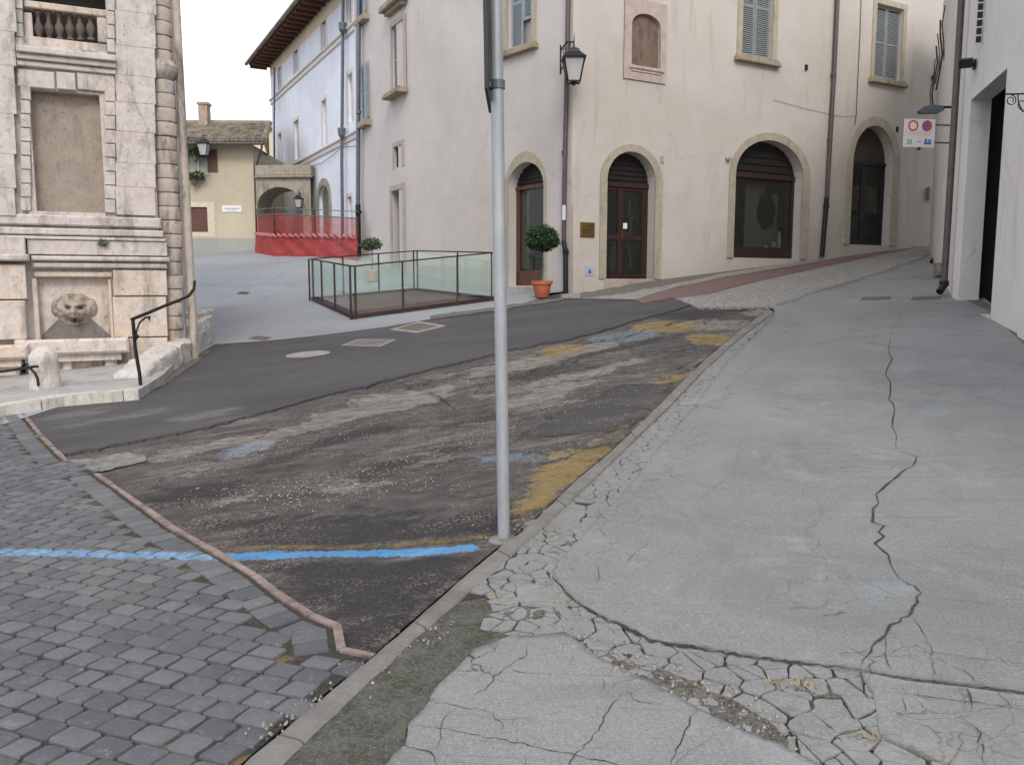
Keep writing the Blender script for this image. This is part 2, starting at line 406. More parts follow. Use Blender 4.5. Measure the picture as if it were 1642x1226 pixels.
# ---- ground materials
s = NT('worn_patched_asphalt')
RA = R_(28)                                                    # the road's own direction
n1 = s.noise(1.2, 8, .75, .8, (1.9, .7, 1), RA); n2 = s.noise(5.5, 8, .8, .3, (1.6, .85, 1), RA); n3 = s.noise(70, 4, .8); n0 = s.noise(.5, 4, .6, .5)
c = s.mix(s.ramp(n2, .36, .64), (.046,.044,.044), (.142,.130,.122))
c = s.mix(s.math('MULTIPLY', s.ramp(n1, .54, .60), .7), c, (.23,.205,.185))
c = s.mix(s.math('MULTIPLY', s.ramp(n0, .5, .65), .4), c, (.085,.07,.058))
wob = s.math('MULTIPLY', s.math('SUBTRACT', s.noise(3.4, 8, .8, .4, (1.7,.75,1), RA), .5), 1.15)
wob2 = s.math('MULTIPLY', s.math('SUBTRACT', s.noise(13, 8, .85), .5), .40)
wb = s.math('ADD', wob, wob2)
worn = s.ramp(s.math('ADD', s.attr('d_light'), wb), .0, .03)
c = s.mix(s.math('MULTIPLY', worn, s.ramp(s.noise(9, 8, .85, .3, (2,.8,1), RA), .40, .58, .15, .9)), c, s.mix(s.ramp(n2, .35, .65), (.22,.195,.17), (.40,.37,.33)))
dk = s.ramp(s.math('ADD', s.attr('d_dark'), wb), -.04, .06)
c = s.mix(s.math('MULTIPLY', dk, .86), c, s.mix(s.ramp(n3, .35, .7), (.022,.021,.022), (.06,.058,.058)))
mdp = s.ramp(s.math('ADD', s.attr('d_smooth'), s.math('MULTIPLY', wb, .5)), -.01, .02)
c = s.mix(s.math('MULTIPLY', mdp, .9), c, s.mix(s.ramp(n3, .3, .7), (.06,.058,.06), (.085,.082,.083)))
gr = s.voro(95, 'F1', 1, 1); sp = s.N('ShaderNodeSeparateColor'); s.lk(gr, sp.inputs[0])
grit = s.math('MULTIPLY', s.ramp(sp.outputs[0], .72, .76), s.ramp(s.noise(2.2, 6, .7, .4, (2.6,.7,1), RA), .47, .58, .10, 1))
c = s.mix(s.math('MULTIPLY', grit, .6), c, (.36,.31,.27))
yl = s.math('MULTIPLY', s.ramp(s.math('ADD', s.attr('d_yellow'), s.math('MULTIPLY', wb, .8)), -.01, .03), s.ramp(s.noise(11, 8, .85), .38, .50, .1, .9))
c = s.mix(yl, c, s.mix(s.ramp(n2, .35, .65), (.24,.165,.06), (.38,.275,.11)))
yl2 = s.math('MULTIPLY', s.ramp(s.math('ADD', s.attr('d_yelline'), s.math('MULTIPLY', wob2, .25)), -.005, .015), s.ramp(s.noise(14, 8, .82), .38, .58, .0, .75))
c = s.mix(yl2, c, (.30,.19,.07))
fb = s.math('MULTIPLY', s.ramp(s.math('ADD', s.attr('d_fblue'), wob2), -.02, .02), s.ramp(s.noise(15, 8, .8), .40, .6, .0, .8))
c = s.mix(fb, c, (.24,.31,.40))
bl = s.math('MULTIPLY', s.ramp(s.math('ADD', s.attr('d_blue'), s.math('MULTIPLY', wob2, .55)), -.004, .006), s.ramp(s.noise(38, 8, .85), .36, .46, .1, 1))
c = s.mix(bl, c, s.mix(s.ramp(n2, .35, .65), (.09,.28,.55), (.16,.40,.70)))
hgt = s.math('ADD', s.math('ADD', s.math('MULTIPLY', n3, .5), s.math('MULTIPLY', n2, 1.6)), s.math('MULTIPLY', s.math('SUBTRACT', 1, worn), .75))
hgt = s.math('ADD', hgt, s.math('MULTIPLY', mdp, .5))
s.bump(hgt, .9, .035)
M['road'] = s.fin(c, .9, 0, .3)

s = NT('smooth_asphalt_lane')
n1 = s.noise(.8, 6, .65, .4, (2.2,.8,1), RA); n3 = s.noise(140, 3, .8); n2 = s.noise(7, 7, .75)
c = s.mix(s.ramp(n1, .32, .7), (.052,.050,.053), (.088,.084,.086))
c = s.mix(s.math('MULTIPLY', s.ramp(n2, .3, .7), .5), c, mul2(s, c, .8))
c = s.mix(s.math('MULTIPLY', s.ramp(s.noise(1.7, 7, .75, .6, (3.2,.6,1), RA), .58, .70), .45), c, (.19,.175,.165))
c = s.mix(s.math('MULTIPLY', s.ramp(n3, .55, .75), .4), c, (.16,.155,.15))
c = s.mix(s.math('MULTIPLY', s.ramp(s.math('ADD', s.attr('d_light'), s.math('MULTIPLY', s.math('SUBTRACT', s.noise(4, 8, .8, 0, (2.4,.7,1), RA), .5), 1.2)), .0, .14), .35), c, (.22,.205,.195))
s.bump(s.math('ADD', n3, s.math('MULTIPLY', n2, .5)), .45, .006)
M['lane'] = s.fin(c, .85, 0, .3)

s = NT('pavement_concrete')
n0 = s.noise(.45, 5, .65, .4); n1 = s.noise(3, 7, .72); n3 = s.noise(170, 3, .8); n4 = s.noise(42, 5, .8)
SA = R_(-7)
c = s.mix(s.ramp(n0, .3, .7), (.180,.184,.186), (.260,.262,.260))
c = s.mix(s.math('MULTIPLY', s.ramp(n1, .35, .7), .55), c, mul2(s, c, .84))
c = s.mix(s.math('MULTIPLY', s.ramp(s.noise(85, 4, .85), .50, .60), .75), c, (.33,.335,.335)); c = s.mix(s.math('MULTIPLY', s.ramp(s.noise(95, 4, .85), .51, .62), .62), c, (.125,.125,.123))
c = s.mix(s.math('MULTIPLY', s.ramp(n4, .58, .70), .6), c, (.18,.175,.17))
c = s.mix(s.math('MULTIPLY', s.ramp(s.noise(1.4, 6, .7, .3, (4,.35,1), SA), .52, .66), .3), c, (.20,.20,.205))
spot = s.ramp(s.voro(2.1, 'F1'), .028, .018)
c = s.mix(s.math('MULTIPLY', spot, .7), c, (.09,.085,.08))
fb = s.ramp(s.math('ADD', s.attr('d_fblue'), s.math('MULTIPLY', s.math('SUBTRACT', s.noise(20, 6, .8), .5), .06)), -.02, .015)
c = s.mix(s.math('MULTIPLY', fb, s.ramp(s.noise(14, 8, .85), .42, .6, .02, .42)), c, (.26,.34,.38))
cr = s.ramp(s.math('ADD', s.attr('d_wear'), s.math('MULTIPLY', s.math('SUBTRACT', n1, .5), .7)), -.1, .25)
nd = s.N('ShaderNodeTexNoise'); nd.inputs['Scale'].default_value = 5; nd.inputs['Detail'].default_value = 6; s.lk(s.co, nd.inputs['Vector'])
vm = s.N('ShaderNodeVectorMath'); vm.operation = 'MULTIPLY_ADD'; vm.inputs[1].default_value = (.22,.22,.22); s.lk(nd.outputs['Color'], vm.inputs[0]); s.lk(s.co, vm.inputs[2])
def hair(scale, w_, mask, amt, col):
    global c
    v_ = s.N('ShaderNodeTexVoronoi'); v_.feature = 'DISTANCE_TO_EDGE'; v_.inputs['Scale'].default_value = scale; s.lk(vm.outputs[0], v_.inputs['Vector'])
    c = s.mix(s.math('MULTIPLY', s.math('MULTIPLY', s.ramp(v_.outputs[0], w_, w_*.3), mask), amt), c, col)
hair(1.1, .0035, s.ramp(s.noise(.9, 4, .6), .47, .56), .75, (.07,.067,.06))
hair(2.3, .009, s.ramp(s.math('ADD', s.attr('d_wear'), s.math('MULTIPLY', s.math('SUBTRACT', s.noise(1.6, 4), .5), 1.6)), .05, .2), .9, (.05,.047,.04))
hair(5.5, .022, s.ramp(s.math('ADD', s.attr('d_wear'), s.math('MULTIPLY', s.math('SUBTRACT', n1, .5), .9)), .0, .15), .8, (.07,.065,.055))
ln = s.noise(1.0, 3, .8, .15, (3.2,.030,1), SA)
c = s.mix(s.math('MULTIPLY', s.math('MULTIPLY', s.ramp(ln, .60, .66), s.ramp(s.noise(.5, 3), .42, .55)), .4), c, (.13,.13,.13))
c = s.mix(s.math('MULTIPLY', s.ramp(s.noise(.9, 7, .75, .8), .50, .60), .38), c, (.15,.15,.15))
c = s.mix(s.math('MULTIPLY', s.ramp(s.noise(1.3, 7, .8, .5), .56, .66), .4), c, (.35,.345,.335))
s.bump(s.math('ADD', s.math('ADD', n3, s.math('MULTIPLY', n4, .6)), s.math('MULTIPLY', n1, .6)), .5, .008)
c = s.mix(s.math('MULTIPLY', cr, .35), c, (.23,.215,.185))
M['concrete'] = s.fin(c, .88, 0, .3)
s = NT('broken_concrete_piece')
n1 = s.noise(6, 7, .75); n3 = s.noise(150, 3, .8); gi = s.N('ShaderNodeNewGeometry').outputs['Random Per Island']
c = s.mix(gi, (.19,.195,.197), (.262,.262,.258)); c = s.mix(s.math('MULTIPLY', s.ramp(n1, .4, .7), .6), c, mul2(s, c, .72))
c = s.mix(s.math('MULTIPLY', s.ramp(n3, .5, .75), .35), c, (.40,.40,.38))
s.bump(s.math('ADD', n3, n1), .5, .008); M['fragment'] = s.fin(c, .9, 0, .25)
s = NT('crack_dirt')
n1 = s.noise(5, 6, .7, .5); n3 = s.noise(60, 5, .8)
c = s.mix(s.ramp(n3, .35, .65), (.03,.028,.025), (.09,.082,.068)); c = s.mix(s.math('MULTIPLY', s.ramp(n1, .56, .66), .75), c, (.21,.15,.07))
s.bump(n3, .8, .01); M['crackdirt'] = s.fin(c, .95, 0, .1)
s = NT('mossy_grit')
n1 = s.noise(3.5, 7, .75, .6); n2 = s.noise(12, 6, .75); n3 = s.noise(55, 5, .85); v = s.voro(200, 'F1', 1, 1); sp = s.N('ShaderNodeSeparateColor'); s.lk(v, sp.inputs[0])
c = s.mix(s.ramp(n2, .35, .65), (.08,.08,.066), (.165,.162,.14)); c = s.mix(s.math('MULTIPLY', s.ramp(n1, .48, .6), .6), c, (.065,.068,.042))
c = s.mix(s.math('MULTIPLY', s.ramp(n3, .50, .66), .7), c, (.24,.235,.21)); c = s.mix(s.math('MULTIPLY', s.ramp(n3, .42, .3), .7), c, (.04,.038,.028)); c = s.mix(s.math('MULTIPLY', s.ramp(sp.outputs[0], .92, .94), .6), c, (.30,.28,.25))
s.bump(s.math('ADD', n3, s.math('MULTIPLY', n2, 2)), .9, .02); M['moss'] = s.fin(c, .95, 0, .15)
s = NT('grey_brown_dirt')
n2 = s.noise(14, 7, .8); n3 = s.noise(70, 5, .85)
c = s.mix(s.ramp(n2, .38, .6), (.06,.055,.045), (.20,.185,.16)); c = s.mix(s.ramp(n3, .45, .65), c, (.26,.25,.225)); c = s.mix(s.math('MULTIPLY', s.ramp(n3, .46, .36), .8), c, (.04,.036,.028))
s.bump(s.math('ADD', n3, s.math('MULTIPLY', n2, 2)), .9, .015); M['dirtpatch'] = s.fin(c, .95, 0, .15)
s = NT('kerb_stone')
n1 = s.noise(2.5, 7, .7, .3); n3 = s.noise(110, 4, .8); n2 = s.noise(16, 6, .8)
c = s.mix(s.ramp(n1, .35, .65), (.135,.13,.12), (.225,.215,.20)); c = s.mix(s.math('MULTIPLY', s.ramp(n2, .5, .7), .5), c, (.30,.28,.26)); c = s.mix(s.math('MULTIPLY', s.ramp(n3, .5, .75), .4), c, (.09,.087,.08))
s.bump(s.math('ADD', n3, s.math('MULTIPLY', n2, 1.5)), .6, .01); M['kerb'] = s.fin(c, .88, 0, .25)
s = NT('basalt_setts')
gi = s.N('ShaderNodeNewGeometry').outputs['Random Per Island']; n1 = s.noise(9, 6, .75); n3 = s.noise(120, 4, .8); n0 = s.noise(.6, 5, .7)
c = s.mix(gi, (.070,.074,.083), (.130,.136,.149)); c = s.mix(s.math('MULTIPLY', s.ramp(gi, .86, .88), .28), c, (.14,.13,.12)); c = s.mix(s.math('MULTIPLY', s.ramp(n1, .35, .7), .6), c, mul2(s, c, .62))
c = s.mix(s.math('MULTIPLY', s.ramp(n0, .5, .68), .5), c, (.165,.155,.145)); c = s.mix(s.math('MULTIPLY', s.ramp(s.noise(28, 6, .8), .56, .66), .6), c, (.23,.23,.23)); c = s.mix(s.math('MULTIPLY', s.ramp(n3, .52, .75), .35), c, (.20,.205,.215))
wob2 = s.math('MULTIPLY', s.math('SUBTRACT', s.noise(16, 7, .8), .5), .12)
bl = s.math('MULTIPLY', s.ramp(s.math('ADD', s.attr('d_blue'), wob2), -.015, .015), s.ramp(s.noise(30, 8, .85), .38, .54, .1, .85))
c = s.mix(bl, c, s.mix(s.ramp(n1, .4, .6), (.13,.29,.50), (.20,.40,.62)))
s.bump(s.math('ADD', s.math('MULTIPLY', n1, 2), n3), .55, .008); M['setts'] = s.fin(c, .55, 0, .5)
s = NT('plaza_paving')
n0 = s.noise(.3, 5, .65, .4); n1 = s.noise(3, 7, .75); n3 = s.noise(80, 3, .8)
c = s.mix(s.ramp(n0, .3, .7), (.235,.25,.27), (.32,.335,.355)); c = s.mix(s.math('MULTIPLY', s.ramp(n1, .35, .7), .5), c, mul2(s, c, .86))
c = s.mix(s.math('MULTIPLY', s.ramp(n3, .5, .75), .3), c, (.40,.41,.42))
jl = s.ramp(s.voro(1.0, 'DISTANCE_TO_EDGE', 0.15, 0, (1.4,.7,1), R_(-10)), .012, .004); c = s.mix(s.math('MULTIPLY', jl, .55), c, (.15,.155,.16))
s.bump(n3, .3, .005); M['plaza'] = s.fin(c, .85, 0, .3)
s = NT('brick_paving')
br = s.N('ShaderNodeTexBrick'); br.inputs['Scale'].default_value = 6; br.inputs['Color1'].default_value = (.165,.09,.078,1); br.inputs['Color2'].default_value = (.125,.07,.062,1); br.inputs['Mortar'].default_value = (.13,.10,.09,1); br.inputs['Mortar Size'].default_value = .02
s.lk(s.vec((1,1,1), R_(30)), br.inputs['Vector'])
c = s.mix(s.math('MULTIPLY', s.ramp(s.noise(3, 6, .7), .4, .7), .45), br.outputs[0], (.20,.14,.125)); s.bump(s.noise(50, 4), .4, .008); M['brick'] = s.fin(c, .85)
s = NT('pebble_paving')
v = s.voro(14, 'F1', 1, 1); d = s.voro(14, 'DISTANCE_TO_EDGE'); sp = s.N('ShaderNodeSeparateColor'); s.lk(v, sp.inputs[0])
c = s.mix(sp.outputs[0], (.27,.255,.235), (.40,.385,.36)); c = s.mix(s.math('MULTIPLY', s.ramp(d, .09, .02), .95), c, (.13,.12,.11)); c = s.mix(s.math('MULTIPLY', s.ramp(s.noise(.8, 6, .7), .5, .68), .5), c, (.20,.19,.18))
s.bump(s.ramp(d, 0, .2), .8, .02); M['pebble'] = s.fin(c, .85)
M['border_brick'] = simple('border_brick', (.215,.165,.15), .92, var=.45, scale=9, bump=.8)
M['base_ground'] = simple('base_ground_asphalt', (.11,.105,.10), .95, var=.3, scale=2)
M['lightpatch'] = simple('pale_cement_patch', (.165,.16,.15), .9, var=.45, scale=11, bump=.8)
M['castiron'] = simple('worn_cast_iron', (.19,.17,.15), .7, .1, var=.3, scale=20)
M['covercement'] = simple('cement_collar', (.27,.25,.235), .9, var=.2, scale=10)

# ------------------------------------------------------------------ ground sheets
def region(name, poly, mat, off=0.0, sx=9, sy=5, rough=0.0, rs=3.0, attrs=None, skirt=0.0, kind='structure', sunk=None):
    poly = [(float(a), float(b)) for a, b in poly]
    dense = []
    for i in range(len(poly)):                                  # subdivide the outline
        a = poly[i]; b = poly[(i+1) % len(poly)]; L = math.hypot((b[0]-a[0])/sx, (b[1]-a[1])/sy); k = max(1, int(L))
        dense += [(a[0]+(b[0]-a[0])*j/k, a[1]+(b[1]-a[1])*j/k) for j in range(k)]
    xs = [p[0] for p in poly]; ys = [p[1] for p in poly]
    gx, gy = np.meshgrid(np.arange(min(xs)+sx/2, max(xs), sx), np.arange(min(ys)+sy/2, max(ys), sy))
    gx = gx.ravel(); gy = gy.ravel()
    ok = pip(gx, gy, poly) & (segdist(gx/sx, gy/sy, [(a/sx, b/sy) for a, b in poly], True) > .45)
    pts = dense+list(zip(gx[ok].tolist(), gy[ok].tolist())); nb = len(dense)
    sc = sx/sy
    ov, oe, of, *_ = delaunay_2d_cdt([Vector((a, b*sc)) for a, b in pts], [(i, (i+1) % nb) for i in range(nb)], [], 0, 1e-4)
    P = np.array([(v.x, v.y/sc) for v in ov]); F = np.array([list(f) for f in of if len(f) == 3])
    cen = P[F].mean(1); F = F[pip(cen[:, 0], cen[:, 1], poly)]
    W3 = gpn(P[:, 0], P[:, 1], off)
    if rough:
        ed = segdist(P[:, 0], P[:, 1], poly, True)
        for i in range(len(W3)):
            k = min(1, ed[i]/8); q = Vector((W3[i, 0]*rs, W3[i, 1]*rs, 0)); W3[i, 2] += k*rough*(noise.noise(q)+.6*noise.noise(q*3.1)+.35*noise.noise(q*8.3))
    if sunk:
        dd = sunk(W3[:, 0], W3[:, 1]); ed = segdist(P[:, 0], P[:, 1], poly, True)
        for i in range(len(W3)):
            q = Vector((W3[i, 0]*2.6, W3[i, 1]*2.6, 5)); t_ = dd[i]+.28*noise.noise(q)+.14*noise.noise(q*3)
            W3[i, 2] -= .016*min(1, max(0, t_/.05))*min(1, ed[i]/14)
    V = [tuple(p) for p in W3]; FF = [tuple(int(i) for i in f) for f in F]
    if skirt:
        from collections import Counter
        cnt = Counter()
        for f in FF:
            for i in range(3): cnt[tuple(sorted((f[i], f[(i+1) % 3])))] += 1
        low = {}
        for (a, b), c_ in cnt.items():
            if c_ == 1:
                for q in (a, b):
                    if q not in low: low[q] = len(V); V.append((V[q][0], V[q][1], V[q][2]-skirt))
                FF.append((a, b, low[b], low[a]))
    me = bpy.data.meshes.new(name); me.from_pydata(V, [], FF); me.materials.append(mat)
    bm = bmesh.new(); bm.from_mesh(me)
    for f in bm.faces: f.smooth = abs(f.normal.z) > .5
    for f in bm.faces:
        if abs(f.normal.z) > .5 and f.normal.z < 0: f.normal_flip()
    bm.to_mesh(me); bm.free()
    if attrs:
        A = np.array(V)
        for k, fn in attrs.items():
            at_ = me.attributes.new(k, 'FLOAT', 'POINT'); at_.data.foreach_set('value', np.asarray(fn(A[:, 0], A[:, 1]), float))
    o = bpy.data.objects.new(name, me); COL.objects.link(o)
    return tag(o, kind=kind)
def wpoly(px, off=0.0): return [tuple(gp(a, b, off)[:2]) for a, b in px]
def sdf(polys, off=0.0):
    W = [wpoly(p, off) for p in polys]
    def fn(x, y):
        d = np.full(np.shape(x), -9.0)
        for p in W:
            e = segdist(x, y, p, True); d = np.maximum(d, np.where(pip(x, y, p), e, -e))
        return d
    return fn
def linef(lines, half, off=0.0):
    W = [wpoly(p, off) for p in lines]
    def fn(x, y):
        d = np.full(np.shape(x), -9.0)
        for p, hw in zip(W, half): d = np.maximum(d, hw-segdist(x, y, p))
        return d
    return fn
def ell(cx, cy, rx, ry, a=0, n=18):
    a = R_(a); return [(cx+rx*math.cos(t)*math.cos(a)+ry*math.sin(t)*math.sin(a), cy-rx*math.cos(t)*math.sin(a)+ry*math.sin(t)*math.cos(a)) for t in [2*math.pi*k/n for k in range(n)]]

# base ground: one sheet out to the horizon
g = MB(); N = 120
xs = np.sinh(np.linspace(-4.2, 4.2, N))*6; ys = np.sinh(np.linspace(-3.2, 4.4, N))*5
vv = [(x, y, H(x, y)-.08) for y in ys for x in xs]
g.add(vv, [(j*N+i, j*N+i+1, (j+1)*N+i+1, (j+1)*N+i) for j in range(N-1) for i in range(N-1)])
o = g.build('ground', M['base_ground'], smooth=True); tag(o, kind='structure')

KL = [(1232,494),(1179,535),(1132,574),(1080,626),(1032,674),(975,726),(928,764),(870,820),(837,849),(801,875),(768,901),(706,955),(655,999),(602,1046),(540,1096),(471,1151),(400,1212),(250,1345),(60,1520)]
KR = [(1241,500),(1179,547),(1127,595),(1075,650),(1027,695),(975,745),(928,790),(885,831),(856,855),(815,893),(768,932),(728,966),(684,1003),(633,1050),(574,1105),(522,1151),(452,1222),(320,1350),(140,1530)]
EDGE = [(29,652),(69,701),(106,737),(153,757),(209,796),(271,841),(343,881),(408,920),(441,946),(499,984),(540,1001),(547,1038),(600,1049)]
LANE_LOW = [(96,729),(163,717),(228,704),(294,693),(359,677),(418,662),(499,639),(576,621),(676,595),(766,574),(823,560),(918,543),(1003,519),(1051,505),(1117,488)]
def jag(pts, amp, step=9, seed=1):
    rnd = random.Random(seed); out = []
    for i in range(len(pts)-1):
        a, b = pts[i], pts[i+1]; L = math.hypot(b[0]-a[0], b[1]-a[1]); k = max(1, int(L/step))
        for j in range(k):
            t = j/k; out.append((a[0]+(b[0]-a[0])*t+rnd.uniform(-amp, amp)*(j > 0), a[1]+(b[1]-a[1])*t+rnd.uniform(-amp, amp)*.6*(j > 0)))
    out.append(pts[-1]); return out
BLUEL = [(-60,886),(60,885),(180,889),(260,890),(340,892),(420,890),(500,889),(580,888),(640,886),(700,883),(752,878)]
blue_fn = linef([BLUEL], [.052], .0); blue_fn2 = linef([BLUEL], [.05], .03)
road_attrs = {
 'd_blue': blue_fn,
 'd_yelline': linef([[(300,880),(420,877),(560,876),(680,870),(800,858)]], [.035]),
 'd_yellow': sdf([[(818,824),(840,790),(858,752),(885,732),(925,722),(985,714),(976,742),(918,778),(866,818),(828,832)], ell(1070,524,60,9,2), [(1010,700),(1040,672),(1070,650),(1040,685)], ell(1085,604,40,6,15), [(860,735),(940,712),(1000,690),(1010,700),(930,726)], ell(900,560,40,6,8), ell(1150,545,60,9,-5)]),
 'd_light': sdf([ell(600,650,130,14,13), ell(470,690,70,9,12), [(676,604),(760,590),(850,570),(930,556),(1000,540),(990,556),(900,580),(800,600),(700,612)], ell(880,612,130,9,12), ell(880,628,90,12,14), ell(640,640,90,20,10), ell(1030,575,90,7,14), ell(1150,570,60,7,20), ell(1150,520,80,9,0), ell(1210,500,30,7,0), ell(1100,600,80,6,15), ell(930,718,70,9,18), ell(400,716,60,13,12), ell(560,780,70,9,5), ell(380,800,60,7,6), ell(300,760,45,6,8), ell(820,845,30,12,30), ell(330,715,110,9,12), ell(905,645,60,5,10)]),
 'd_dark': sdf([ell(560,700,110,7,12), ell(380,770,110,6,14), ell(900,592,70,4,12), ell(780,668,60,5,14), [(345,884),(420,820),(560,826),(700,828),(790,812),(860,800),(820,868),(752,868),(560,880)], [(410,898),(560,900),(752,886),(770,900),(600,1050),(545,1040),(540,1000),(480,972)], [(1000,500),(1130,488),(1225,490),(1160,510),(1060,512)], ell(870,598,100,6,10), ell(700,610,60,6,12), ell(1000,556,110,5,12), ell(450,735,70,8,14), ell(430,838,110,14,3), ell(650,740,100,8,12), ell(310,790,90,16,10), ell(960,716,45,8,6)]),
 'd_smooth': sdf([[(840,700),(900,655),(1000,618),(1080,612),(1060,640),(1030,668),(960,690),(880,702)], [(1010,555),(1100,540),(1190,545),(1150,562),(1060,575),(1020,572)]]),
 'd_fblue': sdf([ell(820,733,62,6,2), ell(1000,540,60,8,5), ell(395,718,50,11,12)]),
}
road_poly = [(100,727)]+[(x, y-6) for x, y in LANE_LOW[1:]]+[(1242,487)]+KL[:14]+[(600,1050),(540,1045),(530,1005),(480,985),(400,930),(335,890),(265,850),(200,803),(150,765),(90,745)]
region('patched_road', road_poly, M['road'], 0.0, 7, 4, rough=.010, rs=2.2, attrs=road_attrs, sunk=road_attrs['d_light'])
lane_low = [(x, y+2.5*noise.noise(Vector((x*.035, 0, 1)))+1.6*noise.noise(Vector((x*.13, 3, 1)))) for x, y in jag(LANE_LOW, .35, 6, 3)]
lane_poly = [(20,655),(90,722)]+lane_low+[(1180,489),(1245,486),(1100,476),(1040,474),(1000,474),(905,470),(840,480),(796,488),(699,505),(620,519),(500,534),(340,546),(250,600),(40,638)]
region('asphalt_lane', lane_poly, M['lane'], .022, 9, 4, rough=.003, rs=1.5, skirt=.04, attrs={'d_light': sdf([ell(190,672,110,6,10), ell(120,668,60,8,10), ell(330,668,70,8,10)])})
# plaza
plaza_poly = [(-60,700),(250,604),(345,552),(430,546),(500,539),(620,524),(699,510),(796,493),(840,486),(866,478),(880,470),(1010,455),(560,396),(420,392),(300,386),(240,390),(100,420),(-60,600)]
region('plaza_paving', plaza_poly, M['plaza'], .028, 14, 4)
# light cement tongues where lane, setts and old road meet
region('cement_patch', jag([(104,738),(112,752),(150,757),(180,752),(235,737),(232,729),(200,724),(160,734),(120,736)], 2.5, 6, 6), M['lightpatch'], .012, 6, 3, rough=.004, rs=8)
# paved strips beside the palazzo
top = [(900,472),(960,466),(1010,458),(1070,447),(1170,428),(1300,409),(1400,393),(1500,374)]
rt = [(1018,480),(1050,470),(1080,461),(1160,444),(1273,426),(1375,408),(1500,386)]
rb = [(1030,486),(1080,477),(1136,471),(1214,451),(1308,430),(1401,410),(1500,391)]
cb = [(1120,493),(1244,491.5),(1308,468),(1415,436),(1500,405)]
region('pebble_paving', top+[(1500,388)]+rt[-2::-1][:6]+[(900,478)], M['pebble'], .034, 8, 3)
region('brick_strip', rt+rb[::-1], M['brick'], .040, 8, 3, skirt=.04)
region('cobble_strip', rb[1:]+cb[::-1], M['pebble'], .036, 8, 3, skirt=.04)

# pavement of poured concrete: slabs, broken belt, grit
FR_R = [(1243,498),(1215,530),(1160,585),(1120,640),(1080,690),(1035,745),(995,795),(960,830),(930,862),(890,905),(889,930),(925,964),(960,986),(1002,1004),(1045,1026),(1100,1034),(1200,1051),(1300,1064),(1368,1071)]
SL_UP = jag(FR_R, 2.2, 12, 5)+jag([(1368,1071),(1450,1086),(1540,1096),(1642,1110),(1900,1150)], 1, 20, 6)[1:]+[(2300,1130),(2100,800),(1660,545),(1560,462),(1490,420),(1500,405),(1415,436),(1308,468.3),(1246,487),(1238,492)]
pave_attrs = {
 'd_fblue': sdf([ell(1425,950,50,21,0), ell(1497,660,28,7,0), ell(1565,768,34,12,0), ell(1452,590,22,6,0)], .05),
 'd_wear': sdf([[(1243,498),(1300,520),(1180,640),(1120,760),(1010,860),(950,900),(889,930),(930,862)], ell(1240,520,50,22,0), [(1380,1075),(1660,1114),(1700,1260),(1400,1240)], [(822,1018),(854,1012),(830,1060),(740,1150),(660,1200),(640,1170),(735,1068)], [(1380,960),(1480,940),(1540,1100),(1370,1070)]], .05),
}
region('pavement_slab', SL_UP, M['concrete'], .05, 11, 6, rough=.002, rs=1.2, attrs=pave_attrs, skirt=.03)
LOWB = [(1378,1076),(1400,1112),(1412,1180),(1470,1205),(1530,1232),(1700,1330),(2000,1400),(2300,1400),(1900,1156),(1642,1114),(1540,1100),(1450,1090)]
region('pavement_slab', jag(LOWB[:6], 1.5, 14, 8)+LOWB[6:], M['concrete'], .049, 12, 8, attrs=pave_attrs, skirt=.03)
L2 = [(822,1018),(854,1018),(905,1012),(960,1052),(1030,1085),(1110,1128),(1180,1165),(1250,1192),(1340,1236),(1500,1340),(1700,1440),(2000,1560),(1400,1800),(400,1800),(330,1560),(470,1400),(612,1230),(650,1192),(655,1160),(680,1135),(700,1100),(735,1068),(760,1040)]
region('pavement_slab', jag(L2[:9], 2, 12, 9)+L2[9:16]+jag(L2[15:]+[L2[0]], 2.5, 12, 10)[1:-1], M['concrete'], .051, 12, 8, rough=.002, attrs=pave_attrs, skirt=.035)
BED = KR[:17]+[(320,1350),(140,1530),(330,1600),(800,1400),(1400,1400),(1800,1400),(1560,1230),(1420,1100),(1375,1060),(1200,1040),(1045,1015),(930,952),(902,900),(970,836),(1130,645),(1250,498)]
region('pavement_bed', BED, M['crackdirt'], .0385, 9, 6, rough=.003, rs=8)
MOSS = [(735,966),(775,958),(800,968),(818,1000),(790,1012),(822,1018),(760,1042),(735,1070),(700,1102),(680,1137),(655,1162),(650,1194),(612,1232),(470,1402),(330,1562),(140,1535),(320,1352),(454,1224),(524,1153),(576,1107),(635,1052),(686,1005)]
region('mossy_verge', jag(MOSS[:13], 3, 10, 12)+MOSS[13:], M['moss'], .0455, 6, 4, rough=.0035, rs=9)
for q_, of_ in ((ell(1075,1098,85,20,-20), .0475), (ell(1190,1152,85,20,-30), .0475), (ell(965,1052,60,12,-25), .046), (ell(840,985,60,14,0), .0455), (ell(905,955,45,10,-40), .0455), (ell(1290,1105,70,9,-8), .045), (ell(1370,1185,40,12,-20), .046), (ell(900,880,22,14,40), .0455), (ell(1060,735,25,12,60), .045)):
    region('dirt_patch', jag(q_+[q_[0]], 2.5, 7, 3)[:-1], M['dirtpatch'], of_, 5, 3.5, rough=.0065, rs=13)

